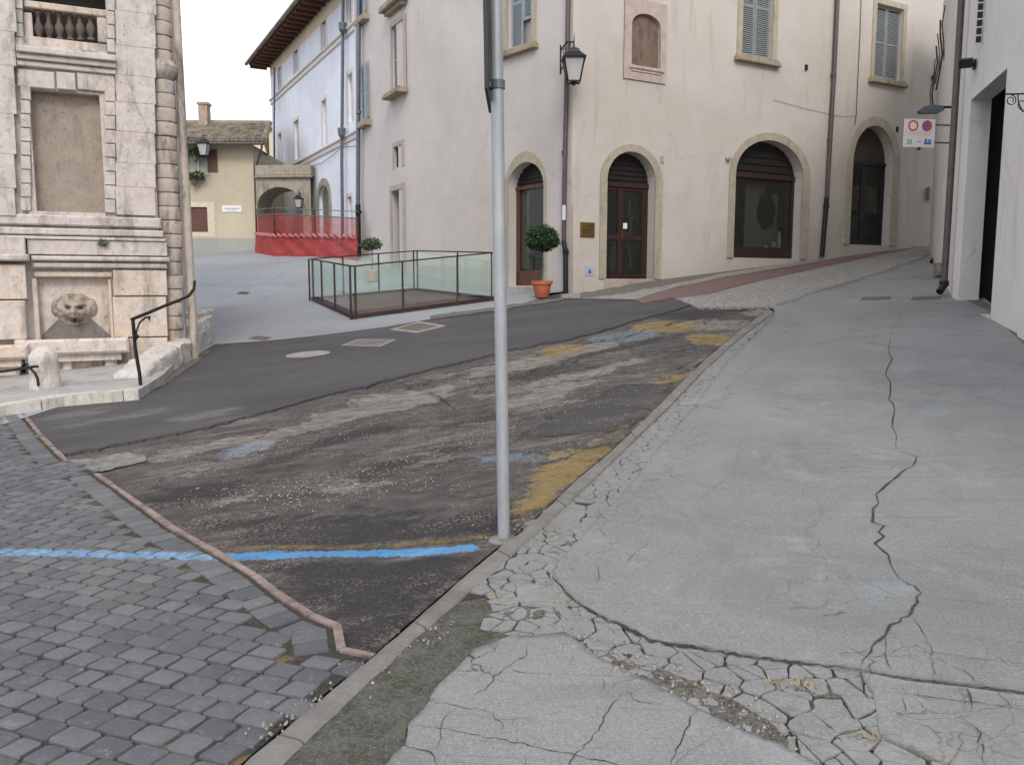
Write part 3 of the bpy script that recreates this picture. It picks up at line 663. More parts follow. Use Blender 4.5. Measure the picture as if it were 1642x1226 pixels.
# grit and dirt gathered where walls meet the ground
for pl_, of_, sd in (([(1642,552),(1610,520),(1588,500),(1560,486),(1528,470),(1528,465),(1562,476),(1592,489),(1615,510),(1650,540)], .0535, 1), ([(930,478),(1000,470),(1070,456),(1170,436),(1300,416),(1400,399),(1400,394),(1300,409),(1170,427),(1070,446),(1000,458),(930,470)], .0385, 2), ([(690,512),(800,497),(905,480),(905,476),(800,491),(690,506)], .034, 3), ([(40,654),(100,648),(160,640),(225,633),(262,618),(300,592),(338,562),(330,560),(296,584),(258,606),(222,624),(100,636),(40,643)], .030, 4)):
    region('dirt_patch', jag(pl_+[pl_[0]], 1.6, 7, sd)[:-1], M['dirtpatch'], of_, 6, 2.5, rough=.003, rs=9)
# kerb: stones laid end to end
def polyline_at(pts, t):
    L = [0]
    for i in range(len(pts)-1): L.append(L[-1]+(pts[i+1]-pts[i]).length)
    d = t*L[-1]
    for i in range(len(pts)-1):
        if d <= L[i+1] or i == len(pts)-2: return pts[i].lerp(pts[i+1], (d-L[i])/max(1e-9, L[i+1]-L[i]))
wl = [gp(a, b, .06) for a, b in KL]; wr = [gp(a, b, .06) for a, b in KR]
Lk = sum((wl[i+1]-wl[i]).length for i in range(len(wl)-1)); nk = 15
kb = MB(); rk = random.Random(4)
for i in range(nk):
    t0 = i/nk+.0004; t1 = (i+1)/nk-.0004; dz = rk.uniform(-.004, .004); segs = 14
    prof = []
    for j in range(segs+1):
        t = t0+(t1-t0)*j/segs
        a = polyline_at(wl, t); b = polyline_at(wr, t)
        q = noise.noise(a*9)*.007; q2 = noise.noise(b*8+Vector((5,5,5)))*.009
        d = (b-a).normalized(); a = a+d*q; b = b+d*q2
        zt = dz+noise.noise(a*5)*.003
        prof.append([a+Vector((0,0,-.09)), a+Vector((0,0,-.008+zt)), a+d*.012+Vector((0,0,zt)), b-d*.014+Vector((0,0,zt)), b+Vector((0,0,-.010+zt)), b+Vector((0,0,-.07))])
    vs = [p for pr in prof for p in pr]; fs = [(j*6+k, j*6+k+1, (j+1)*6+k+1, (j+1)*6+k) for j in range(segs) for k in range(5)]
    fs += [tuple(range(6)), tuple(segs*6+k for k in range(5, -1, -1))]
    kb.add(vs, fs)
tag(kb.build('kerb', M['kerb'], smooth=True), kind='structure')

# broken pieces of the pavement (cells of a cracked sheet)
def clip(poly, mx, my, nx, ny):
    out = []; n = len(poly)
    for i in range(n):
        a = poly[i]; b = poly[(i+1) % n]; da = (a[0]-mx)*nx+(a[1]-my)*ny; db = (b[0]-mx)*nx+(b[1]-my)*ny
        if da <= 0: out.append(a)
        if (da < 0 < db) or (db < 0 < da): t = da/(da-db); out.append((a[0]+(b[0]-a[0])*t, a[1]+(b[1]-a[1])*t))
    return out
def cells(zone_px, spacing, seed, gap=(.004,.012), off=.05, drop=0.0):
    rnd = random.Random(seed); Z = wpoly(zone_px, off); xs = [p[0] for p in Z]; ys = [p[1] for p in Z]
    pts = []
    y = min(ys)-spacing
    while y < max(ys)+spacing:
        x = min(xs)-spacing
        while x < max(xs)+spacing:
            if rnd.random() < .74: pts.append((x+rnd.uniform(-.48,.48)*spacing, y+rnd.uniform(-.48,.48)*spacing))
            if rnd.random() < .38: pts.append((x+rnd.uniform(-.4,.4)*spacing, y+rnd.uniform(-.4,.4)*spacing))
            x += spacing
        y += spacing
    mb = MB(); arr = np.array(pts)
    ins = pip(arr[:, 0], arr[:, 1], Z) | (segdist(arr[:, 0], arr[:, 1], Z, True) < .07)
    for i in np.nonzero(ins)[0]:
        cx, cy = arr[i]; B = spacing*2; poly = [(cx-B,cy-B),(cx+B,cy-B),(cx+B,cy+B),(cx-B,cy+B)]
        dd = np.hypot(arr[:, 0]-cx, arr[:, 1]-cy); nb = np.nonzero((dd < spacing*3) & (dd > 1e-9))[0]
        for j in nb[np.argsort(dd[nb])]:
            nx, ny = arr[j]-arr[i]; L = math.hypot(nx, ny); nx /= L; ny /= L; g_ = rnd.uniform(*gap)/2
            poly = clip(poly, cx+nx*(L/2-g_), cy+ny*(L/2-g_), nx, ny)
            if len(poly) < 3: break
        if len(poly) < 3: continue
        pc = np.array(poly); ok = pip(pc[:, 0], pc[:, 1], Z)
        if drop and rnd.random() < drop: continue
        # chipped outline
        out = []
        for k in range(len(poly)):
            a = poly[k]; b = poly[(k+1) % len(poly)]; L = math.hypot(b[0]-a[0], b[1]-a[1]); m = max(1, int(L/.022))
            for q in range(m):
                t = q/m; p = Vector((a[0]+(b[0]-a[0])*t, a[1]+(b[1]-a[1])*t, 0)); c_ = Vector((cx, cy, 0)) - p
                if q == 0: p += c_*.02
                p += c_.normalized()*(.0008+.009*noise.noise(p*22)); out.append(p)
        dz = rnd.uniform(-.0042, -.0022) - (.006 if rnd.random() < .12 else 0); tx = rnd.uniform(-.007,.007); ty = rnd.uniform(-.007,.007); n = len(out); vs = []
        c_ = Vector((cx, cy, 0))
        for lev in (0, 1, 2):
            for p in out:
                q = p if lev < 2 else p+(c_-p).normalized()*.002
                z = H(q.x, q.y)+off+dz+tx*(q.x-cx)+ty*(q.y-cy)
                vs.append(Vector((q.x, q.y, z-(.045, .006, 0)[lev])))
        fs = [(l*n+k, l*n+(k+1) % n, (l+1)*n+(k+1) % n, (l+1)*n+k) for l in (0, 1) for k in range(n)]+[tuple(2*n+k for k in range(n))]
        mb.add(vs, fs)
    return mb
Z1 = [(770,935),(816,896),(858,858),(890,832),(935,838),(925,858),(884,905),(884,932),(922,968),(905,1008),(850,1014),(812,1006),(800,962)]
Z2 = [(1240,503),(1180,549),(1129,597),(1077,652),(1029,697),(977,747),(930,792),(892,832),(937,840),(960,826),(995,792),(1035,742),(1080,687),(1120,638),(1158,585),(1210,532)]
Z3 = [(922,968),(1002,1007),(1045,1030),(1200,1055),(1368,1075),(1398,1114),(1408,1184),(1470,1210),(1560,1250),(1450,1300),(1345,1236),(1255,1190),(1180,1160),(1110,1120),(1030,1080),(962,1048),(905,1008)]
b1 = cells(Z1, .098, 3, (.001,.0095), drop=.006); b2 = cells(Z2, .105, 5, (.0,.005), drop=.004); b3 = cells(Z3, .110, 11, (.001,.011), drop=.008)
for b_ in (b1, b2, b3):
    o = b_.build('broken_pavement', M['concrete']); tag(o, kind='structure')
    for k_, val in (('d_fblue', -9.0), ('d_wear', .0)):
        at_ = o.data.attributes.new(k_, 'FLOAT', 'POINT'); at_.data.foreach_set('value', [val]*len(o.data.vertices))

# cracks and joints: dark, dirt-filled grooves with ragged width
def crack(pts, w, seed, amp=4, step=10, off=.0535, taper=True):
    P = jag(pts, amp, step, seed); rnd = random.Random(seed+99); W3 = [gp(a, b, off) for a, b in P]; vs = []; n = len(W3)
    for i, p in enumerate(W3):
        d = (W3[min(i+1, n-1)]-W3[max(i-1, 0)]); d.z = 0; d.normalize(); s_ = Vector((d.y, -d.x, 0))
        k = w*rnd.uniform(.3, 1.6)*(min(1, .15+4*min(i, n-1-i)/n) if taper else 1)
        vs += [p+s_*k/2, p-s_*k/2]
    return vs, [(2*i, 2*i+1, 2*i+3, 2*i+2) for i in range(n-1)]
CR = [
 ([(1430,530),(1428,545),(1424,560),(1431,575),(1420,600),(1428,612),(1425,640),(1435,655),(1431,685),(1438,700),(1437,720)], .014, 1.5), ([(1437,720),(1470,731),(1463,748),(1447,755),(1430,770),(1416,782),(1405,792),(1409,806),(1400,815),(1399,836),(1418,842),(1409,852),(1418,859),(1403,870),(1424,888),(1429,905),(1441,925)], .018, 1.2),
 ([(1440,925),(1478,950),(1462,980),(1424,1008),(1398,1036),(1382,1066)], .016, 3), ([(885,922),(925,965),(960,986),(1002,1004),(1045,1027),(1100,1035),(1200,1051),(1300,1064),(1370,1071)], .030, 2),
 ([(1370,1072),(1450,1086),(1540,1097),(1642,1109),(1760,1130)], .011, 1.5), ([(1464,985),(1486,1020),(1497,1060),(1499,1092)], .006, 3), ([(1497,1050),(1530,1066),(1578,1096)], .006, 2),
 ([(1420,1015),(1421,1040),(1430,1078)], .006, 3), ([(1380,1072),(1384,1106)], .010, 1), ([(1340,1048),(1395,1042)], .005, 2), ([(1440,1030),(1540,1052),(1642,1062)], .004, 1),
 ([(1412,1106),(1510,1118),(1560,1124),(1660,1140)], .008, 1.5), ([(1550,1100),(1556,1140)], .009, 3), ([(1545,1155),(1568,1170),(1580,1226)], .008, 4), ([(1468,1092),(1474,1115),(1500,1122)], .005, 2),
 ([(1600,1106),(1625,1135)], .005, 2), ([(1448,1116),(1452,1140)], .005, 2), ([(1543,1170),(1538,1200),(1515,1232)], .006, 3),
 ([(854,1021),(845,1045),(800,1080),(757,1120)], .010, 3), ([(680,1123),(735,1131),(790,1142),(808,1164),(806,1182)], .006, 3), ([(655,1160),(713,1167),(753,1175),(801,1184),(921,1209),(1010,1228),(1200,1270)], .009, 2),
 ([(735,1131),(712,1150),(706,1172),(700,1200)], .006, 3), ([(998,1105),(975,1140),(960,1170),(921,1211),(900,1250)], .008, 3), ([(640,1192),(690,1204),(704,1230)], .010, 2), ([(843,1210),(845,1250)], .006, 2),
 ([(980,1030),(985,1064),(960,1110)], .004, 4), ([(818,1072),(870,1082)], .006, 2), ([(920,1047),(905,1070)], .003, 2), ([(1120,1130),(1098,1170),(1076,1226)], .008, 3), ([(755,1065),(790,1068)], .004, 1),
 ([(1150,1173),(1100,1210),(1060,1250)], .003, 3), ([(680,1123),(700,1118)], .005, 1),
 ([(1085,718),(1200,716),(1330,720),(1450,724),(1560,732),(1700,736)], .005, 1), ([(1000,770),(1120,778),(1230,790),(1330,797)], .004, 1.2), ([(925,822),(1010,826),(1130,838)], .005, 1.2),
 ([(1345,838),(1400,840),(1530,852)], .004, .8), ([(1405,828),(1500,834),(1700,846)], .004, .8), ([(1470,880),(1560,886),(1700,897)], .003, .8), ([(1484,956),(1560,964),(1700,980)], .004, .8),
 ([(1420,1040),(1500,1046),(1700,1070)], .003, .8), ([(1550,915),(1700,930)], .003, .8), ([(1430,575),(1640,582)], .003, .8), ([(1200,600),(1420,604)], .003, .8), ([(1480,1010),(1700,1035)], .003, .8),
 ([(1186,742),(1190,725),(1182,712),(1195,700)], .006, 4), ([(1195,740),(1160,770),(1120,800)], .003, 3), ([(940,890),(1000,905),(1040,870),(1042,852)], .004, 3), ([(1020,800),(990,810),(985,830)], .006, 3), ([(955,900),(962,925),(955,935)], .006, 2),
 ([(1003,1105),(1015,1120),(1060,1128)], .006, 2), ([(1200,560),(1150,600)], .003, 4), ([(1445,500),(1430,530)], .006, 2), ([(1340,640),(1345,600)], .002, 2), ([(1345,735),(1500,741),(1660,748)], .002, .8), ([(1500,800),(1700,812)], .002, .8), ([(1430,640),(1700,650)], .002, .8),
]
cm = MB()
for i, (p, wd, am) in enumerate(CR):
    v_, f_ = crack(p, wd*(.62 if wd > .0105 else .40), 40+i, am*1.5, 8); cm.add(v_, f_)
o = cm.build('pavement_cracks', M['crackdirt']); tag(o, kind='structure')

# setts (lower left): domed basalt stones in staggered courses on a dark bed
COB = [(-500,1250),(-420,700),(-200,640),(29,652),(69,701),(106,737),(153,757),(209,796),(271,841),(343,881),(408,920),(441,946),(499,984),(540,1001),(547,1038),(600,1049),(540,1096),(471,1151),(400,1212),(250,1345),(60,1520),(-500,1800)]
CW = wpoly(COB, .03)
region('sett_bed', COB, M['crackdirt'], .0185, 12, 7, rough=.003, rs=9)
BRD = [(153,757),(209,796),(271,841),(343,881),(408,920),(441,946),(499,984),(540,1001),(547,1038),(600,1049)]
BRD2 = [(29,652),(69,701),(106,737)]
bw = [gp(a, b, .03) for a, b in BRD]; bw2 = [gp(a, b, .03) for a, b in BRD2]
bdist = lambda x, y: np.minimum(np.minimum(segdist(x, y, [tuple(p[:2]) for p in bw[:9]]), .19+segdist(x, y, [tuple(p[:2]) for p in bw[8:]])), segdist(x, y, [tuple(p[:2]) for p in bw2]))
kerbl = [tuple(p[:2]) for p in wl]
st = MB(); rs_ = random.Random(21)
def stone(cx, cy, ax, ay, a, b, off=.03, dome=.006, round_=.16):
    """one sett: outline with cut corners, two bevel rings"""
    j = lambda k: rs_.uniform(-k, k)
    cr = [(-1,-1),(1,-1),(1,1),(-1,1)]; out = []
    q = [(sx*(1+j(.06)), sy*(1+j(.07))) for sx, sy in cr]
    for k in range(4):
        p0 = q[k]; pm = q[k-1]; pn = q[(k+1) % 4]; r = round_*rs_.uniform(.4, 1.2)
        out += [(p0[0]+(pm[0]-p0[0])*r/2, p0[1]+(pm[1]-p0[1])*r/2), (p0[0]+(pn[0]-p0[0])*r/2, p0[1]+(pn[1]-p0[1])*r/2)]
    dz = j(.0016); tx, ty = j(.012), j(.012); vs = []
    for lev, (sc_, zz) in enumerate(((1, -.05), (1, -.010), (.94, -.002), (.6, .0), (0, 0))):
        for (u, v) in (out if lev < 4 else [(0, 0)]):
            x = cx+ax.x*u*a*sc_+ay.x*v*b*sc_; y = cy+ax.y*u*a*sc_+ay.y*v*b*sc_
            zd = zz+(dome if lev >= 3 else 0)*(.6 if lev == 3 else 1)
            vs.append(Vector((x, y, H(x, y)+off+dz+zd+tx*(x-cx)+ty*(y-cy))))
    fs = [(l*8+k, l*8+(k+1) % 8, (l+1)*8+(k+1) % 8, (l+1)*8+k) for l in range(3) for k in range(8)]+[(24+k, 24+(k+1) % 8, 32) for k in range(8)]
    st.add(vs, fs)
e2 = Vector((math.cos(R_(-21.5)), math.sin(R_(-21.5)))); e1 = Vector((math.cos(R_(64)), math.sin(R_(64))))
RW, SWD = .106, .132
cand = []
for r in range(-90, 120):
    v0 = r*RW; u = -14+rs_.uniform(0, .17)
    while u < 8:
        wdt = SWD*rs_.uniform(.8, 1.25); uc = u+wdt/2
        drift = .05*noise.noise(Vector((uc*.35, v0*.3, 3)))
        p = e2*uc+e1*(v0+drift); cand.append((p.x, p.y, wdt)); u += wdt
ca = np.array(cand); ok = pip(ca[:, 0], ca[:, 1], CW) & (ca[:, 1] < 12) & (ca[:, 1] > .3)
near = bdist(ca[:, 0], ca[:, 1]); kd = segdist(ca[:, 0], ca[:, 1], kerbl)
ok &= (near > .20) & (kd > .045)
pj = (ca[:, 0]/np.maximum(ca[:, 1], .1)); ok &= (pj > -1.3)
inz = pip(ca[:, 0], ca[:, 1], CW) & (kd > .045) & (near <= .20) & (near > .02) & (ca[:, 1] < 12) & (ca[:, 1] > .3)
CCS = []
for x, y, wdt in ca[ok]: stone(x, y, e2, e1, wdt/2-rs_.uniform(.003,.0075), RW/2-rs_.uniform(.0015,.004), dome=.003, round_=.24)
# a course of larger setts following the border
for line in (bw, bw2):
    for i in range(len(line)-1):
        a, b = line[i], line[i+1]; d = (b-a); L = d.length; d2 = Vector((d.x, d.y)).normalized(); nn = Vector((-d2.y, d2.x))
        if nn.dot(Vector((-1, -.3))) < 0: nn = -nn
        if i >= 8 and line is bw: continue
        k = max(1, round(L/.125))
        for q in range(k):
            t = (q+.5)/k; c0 = Vector((a.x+(b.x-a.x)*t, a.y+(b.y-a.y)*t))+nn*.118; CCS.append((c0.x, c0.y)); stone(c0.x, c0.y, d2, nn, L/k/2-.005, .072, off=.0275)
cca = np.array(CCS); edseg = [tuple(p[:2]) for p in bw+[]]
for x, y, wdt in ca[inz]:
    if np.min(np.hypot(cca[:, 0]-x, cca[:, 1]-y)) > .108 and float(segdist(x, y, edseg)) > .075: stone(x, y, e2, e1, wdt/2-.006, RW/2-.003, off=.029)
so = st.build('sett_paving', M['setts'], smooth=True); tag(so, kind='structure')
V = np.array([v[:] for v in so.data.vertices for v in [v.co]]); at_ = so.data.attributes.new('d_blue', 'FLOAT', 'POINT'); at_.data.foreach_set('value', blue_fn2(V[:, 0], V[:, 1]))
# border of thin bricks on edge
bb = MB()
for line in (bw, bw2):
    for i in range(len(line)-1):
        a, b = line[i], line[i+1]; d = b-a; L = d.length; k = max(1, round(L/.24)); dn = d.normalized()
        for q in range(k):
            p0 = a.lerp(b, q/k)+dn*.003; p1 = a.lerp(b, (q+1)/k)-dn*.003; dz = Vector((0, 0, rs_.uniform(-.007, .001)-.029))
            bb.bar(p0+dz, p1+dz, rs_.uniform(.030,.045), .062)
tag(bb.build('brick_border', M['border_brick']), kind='structure')

# broken asphalt edges: dark ragged lips between the old layers
RC = [([(575,622),(640,612),(690,628),(720,648),(735,660)], .022), ([(540,660),(620,640),(700,650),(722,662)], .014), ([(740,610),(830,598),(900,585),(935,572),(1000,560)], .026), ([(700,640),(800,620),(890,612),(960,600),(1075,590)], .022), ([(960,692),(1000,686),(1035,668)], .030), ([(830,702),(900,696),(960,692)], .016), ([(1070,592),(1110,586),(1135,574)], .026), ([(905,556),(1000,540),(1060,522),(1130,500)], .02), ([(1100,515),(1170,520),(1205,510)], .02), ([(300,745),(420,722),(500,700)], .012), ([(560,770),(700,742),(790,722)], .014), ([(860,812),(800,835)], .012), ([(760,600),(770,620),(830,625)], .016), ([(1140,560),(1185,545)], .02), ([(880,655),(930,640),(1000,622)], .012)]
cm = MB()
for i, (p, wd) in enumerate(RC):
    v_, f_ = crack(p, wd, 140+i, 4, 7, off=.0135); cm.add(v_, f_)
tag(cm.build('road_cracks', M['dirt']), kind='structure')
# loose grit on the road
rg = random.Random(9); gm = MB()
tracks = [[(330,745),(480,700),(620,668)], [(420,800),(600,760),(760,700),(900,640)], [(300,800),(500,790),(720,770)], [(620,640),(760,600),(900,575),(1050,560)], [(700,620),(900,600),(1060,590)], [(800,848),(840,835)], [(860,735),(1000,690)], [(880,660),(1040,620)], [(420,1180),(700,1000)], [(900,1010),(1100,1090),(1300,1190)]]
cnt = [260,420,240,260,200,40,90,60,120,160]
for tr, n in zip(tracks, cnt):
    for _ in range(n):
        t = rg.random()*(len(tr)-1); i = int(t); f = t-i
        x = tr[i][0]+(tr[i+1][0]-tr[i][0])*f+rg.gauss(0, 22); y = tr[i][1]+(tr[i+1][1]-tr[i][1])*f+rg.gauss(0, 10)
        off = .055 if y > 985 else .012
        p = gp(x, y, off); r = rg.uniform(.003, .0085); a = rg.uniform(0, 6.3)
        vs = [p+Vector((r*rg.uniform(.7,1.3)*math.cos(a+k*2.1), r*rg.uniform(.7,1.3)*math.sin(a+k*2.1), -r*.6)) for k in range(3)]+[p+Vector((rg.uniform(-.3,.3)*r, rg.uniform(-.3,.3)*r, r*.8))]
        gm.add(vs, [(0,1,3),(1,2,3),(2,0,3),(0,2,1)])
tag(gm.build('loose_gravel', simple('gravel_grains', (.30,.26,.22), .9, var=.5, scale=60)), 'loose pale grit scattered over the old road and broken pavement', 'gravel', kind='stuff')
# dry weeds in the cracks
wm = MB()
spots = [(905,905),(900,962),(915,968),(930,965),(880,860),(1060,740),(1085,690),(1110,650),(1125,660),(870,845),(852,880),(885,935),(1250,1098),(1290,1100),(1395,1186),(960,800),(1090,700),(1140,600),(790,960),(1040,770),(985,830)]
for (x, y) in spots:
    for _ in range(26):
        p = gp(x+rg.gauss(0, 13), y+rg.gauss(0, 5), .04); a = rg.uniform(0, 6.3); l = rg.uniform(.012, .035)
        d = Vector((math.cos(a), math.sin(a), 0)); s_ = Vector((-d.y, d.x, 0))*.0035
        wm.add([p-s_, p+s_, p+d*l+s_*.6+Vector((0,0,l*.5)), p+d*l-s_*.6+Vector((0,0,l*.5))], [(0,1,2,3)])
tag(wm.build('crack_weeds', M['dryleaf']), 'dry yellow weeds growing in the pavement cracks beside the kerb', 'weeds', kind='stuff')

# ------------------------------------------------------------------ small iron covers in the ground
def round_cover(px, py, r, label, cat, mat, collar=.07):
    c = gp(px, py, .0); t = thing('manhole_cover', c, label, cat)
    def disc(r0, r1, off, nm, m, par):
        mb = MB(); n = 28; vs = []
        for rr in (r0, r1):
            for k in range(n):
                a = 2*math.pi*k/n; x = c.x+rr*math.cos(a); y = c.y+rr*math.sin(a); vs.append((x, y, H(x, y)+off))
        if r0 == 0: mb.add([(c.x, c.y, H(c.x, c.y)+off)]+vs[n:], [(0, 1+k, 1+(k+1) % n) for k in range(n)])
        else: mb.add(vs, [(k, (k+1) % n, n+(k+1) % n, n+k) for k in range(n)])
        return mb.build(nm, m, par)
    disc(r, r+collar, .030, 'collar', M['covercement'], t); disc(0, r, .034, 'lid', mat, t)
round_cover(494, 571, .30, 'round grey manhole cover set in the smooth dark asphalt', 'manhole cover', M['covercement'], .03)
def rect_cover(corners, off, label, cat, name, frame_w=.0, slats=0, mat=None, fmat=None):
    q = [gp(a, b, off) for a, b in corners]; c = sum(q, Vector())/4; t = thing(name, c-Vector((0,0,off)), label, cat)
    inner = q
    if frame_w:
        inner = [p.lerp(c, frame_w) for p in q]; mb = MB()
        mb.add(q+inner+[p-Vector((0,0,.03)) for p in q], [(i, (i+1) % 4, 4+(i+1) % 4, 4+i) for i in range(4)]+[(i, (i+1) % 4, 8+(i+1) % 4, 8+i) for i in range(4)]); mb.build('frame', fmat or M['covercement'], t)
    dn = Vector((0,0,-.004)); mb = MB(); mb.add([p+dn for p in inner], [(0,1,2,3)]); mb.build('pit', M['dirt'], t)
    if slats:
        mb = MB()
        for k in range(slats):
            f = (k+.5)/slats; a = inner[0].lerp(inner[1], f); b = inner[3].lerp(inner[2], f); wd = (inner[1]-inner[0]).length/slats*.6; mb.bar(a, b, wd, .008)
        mb.build('grating', mat or M['castiron'], t)
    return t
rect_cover([(625,528),(672,515),(716,522),(668,533)], .034, 'rectangular drain grate in a pale cement frame on the dark lane', 'drain grate', 'drain_grate', .26, 14)
rect_cover([(548,553),(575,543),(635,544),(610,555)], .030, 'oblong rust brown cover flush with the lane by the round one', 'utility cover', 'utility_cover', .12, 5, M['covercement'])
rect_cover([(396,543),(410,538),(438,540),(426,546)], .034, 'small grate in the plaza edge near the white stone ledge', 'drain grate', 'drain_grate', .1, 8)
rect_cover([(378,471),(385,467),(402,468),(396,472)], .034, 'tiny dark cover in the pale plaza far from the lane', 'utility cover', 'utility_cover', .1, 4)
rect_cover([(1378,482),(1382,476),(1432,475),(1430,480)], .0535, 'left one of two long slot drains across the upper pavement', 'slot drain', 'slot_drain', .06, 16)
rect_cover([(1458,482),(1462,476),(1512,474),(1510,480)], .0535, 'slot drain across the pavement nearest the white wall', 'slot drain', 'slot_drain', .06, 16)

#PART2
# ================================================================== BUILDINGS
# ---- main palazzo: right-hand (street) front R, left-hand front A, recessed older front B
C0 = at(918, 474, 19.5)
FR = Frame((C0.x, C0.y), (1.75, 1.0)); FA = Frame((C0.x, C0.y), (.81, -1.0))      # A: u is negative to the left of the corner
uK = FA.U(690, 300); K0 = FA.P(uK, 0)
K1 = K0 + Vector((-.70*1.6, 1.6*1.02, 0))
FB = Frame((K1.x, K1.y), (.528, -1.0))
uE = FB.U(574, 300); E0 = FB.P(uE, 0)
FW = Frame((E0.x, E0.y), (.528, -1.0))                                             # white house, same line, slightly behind
TOPZ = 14.5
pal = thing('palazzo', (C0.x, C0.y, H(C0.x, C0.y)), 'large pinkish beige palazzo with arched shop doors turning the street corner', 'building')
def hole_arch(F, pxl, pxr, pyb, pys, pya):
    m = (pxl+pxr)/2; ym = (pyb+pys)/2
    return dict(u0=F.U(pxl, ym), u1=F.U(pxr, ym), z0=F.Z(m, pyb), zs=F.Z(pxl, pys), za=F.Z(m, pya))
hd1 = hole_arch(FR, 972, 1049, 447, 287, 243); hsw = hole_arch(FR, 1176, 1284, 414, 277, 225); ha3 = hole_arch(FR, 1363, 1429, 393, 257, 201)
hda = hole_arch(FA, 815, 872, 458, 305, 260)
A_ = lambda h: arch(h['u0'], h['u1'], h['z0'], h['zs'], h['za'])
def hole_rect(F, pxl, pxr, pyt, pyb):
    m = (pxl+pxr)/2; ym = (pyt+pyb)/2; return dict(u0=F.U(pxl, ym), u1=F.U(pxr, ym), z0=F.Z(m, pyb), z1=F.Z(m, pyt))
Q_ = lambda h: rect(h['u0'], h['u1'], h['z0'], h['z1'])
w1 = hole_rect(FR, 1191, 1240, -75, 93); w4 = hole_rect(FR, 1403, 1446, 10, 128)
niche = dict(u0=FR.U(1012, 70), u1=FR.U(1058, 70), z0=FR.Z(1035, 108), zs=FR.Z(1012, 38), za=FR.Z(1035, 23))
wa1 = hole_rect(FA, 815, 853, -75, 75)
uR1 = 26.0
mb = MB()
wall_holes(mb, FR, rect(.18, uR1, 0.3, TOPZ), [A_(hd1), A_(hsw), A_(ha3), Q_(w1), Q_(w4), arch(niche['u0'], niche['u1'], niche['z0'], niche['zs'], niche['za'])], .34, 0)
# rounded corner
cpts = [FA.P(-.18, 0), FA.P(-.09, 0, 0).lerp(C0, .35), C0.lerp((FA.P(-.09,0)+FR.P(.09,0))/2, .6), FR.P(.09, 0).lerp(C0, .35), FR.P(.18, 0)]
for a, b in zip(cpts, cpts[1:]): mb.add([(a.x, a.y, .3), (b.x, b.y, .3), (b.x, b.y, TOPZ), (a.x, a.y, TOPZ)], [(0,1,2,3)])
mb.add([FR.P(uR1, .3), FR.P(uR1, TOPZ), FR.P(uR1, TOPZ, -8), FR.P(uR1, .3, -8)], [(0,1,2,3)])
mb.add([FR.P(0, TOPZ), FR.P(uR1, TOPZ), FR.P(uR1, TOPZ, -8), FB.P(uE, TOPZ, -5), FB.P(uE, TOPZ), FB.P(0, TOPZ), FA.P(uK, TOPZ)], [tuple(range(7))])
mb.build('wall', M['palazzo'], pal)
mb = MB()
wall_holes(mb, FA, rect(uK, -.18, .3, TOPZ), [A_(hda), Q_(wa1)], .34, 0)
# soft bend between front A and front B
P0 = K0; P3 = K1; m0 = Vector((-.81, 1, 0)).normalized(); m1 = Vector((-.528, 1, 0)).normalized(); L_ = (P3-P0).length
bez = [P0*(1-t)**3+(P0+m0*L_*.35)*3*t*(1-t)**2+(P3-m1*L_*.35)*3*t*t*(1-t)+P3*t**3 for t in [i/8 for i in range(9)]]
vs = [(p.x, p.y, z) for p in bez for z in (.3, TOPZ)]; mb.add(vs, [(2*i, 2*i+2, 2*i+3, 2*i+1) for i in range(8)])
wb1 = hole_rect(FB, 629, 648, 37, 146); wb2 = hole_rect(FB, 632, 645, 234, 268); wbd = hole_rect(FB, 629, 647, 304, 437)
uB1 = 0
wall_holes(mb, FB, rect(uE, 0, .3, TOPZ), [Q_(wb1), Q_(wb2), Q_(wbd)], .30, 0)
mb.add([FB.P(uE, .3), FB.P(uE, TOPZ), FB.P(uE, TOPZ, -5), FB.P(uE, .3, -5)], [(0,1,2,3)])
mb.build('side_wall', M['palazzo_side'], pal, smooth=True)
rf = MB(); rf.fbox(FR, -.3, uR1+.4, TOPZ-.02, TOPZ+.25, -8, .7); rf.fbox(FA, uK-.3, .3, TOPZ-.03, TOPZ+.24, -3, .7); rf.build('roof', M['tiles'], pal)

def surround(F, h, wpx_l, wpx_r, top_px, parent, mat, proud=.035, name='arch_surround', down=None, split=True):
    u0, u1 = h['u0'], h['u1']; o0 = u0-wpx_l; o1 = u1+wpx_r; zt = h['za']+top_px
    zb = h['z0'] if down is None else down
    inn = arch(u0, u1, zb, h['zs'], h['za'], 18); out = arch(o0, o1, zb, h['zs'], zt, 18)
    mb = MB(); mb.band(F, inn, out, -.01, proud); return mb.build(name, mat, parent)
surround(FR, hd1, .20, .22, .17, pal, M['trim'], .03)
surround(FR, hsw, .20, .28, .20, pal, M['trim'], .05)
surround(FR, ha3, .22, .26, .26, pal, M['trim'], .05)
surround(FA, hda, .14, .10, .26, pal, M['trim'], .02)
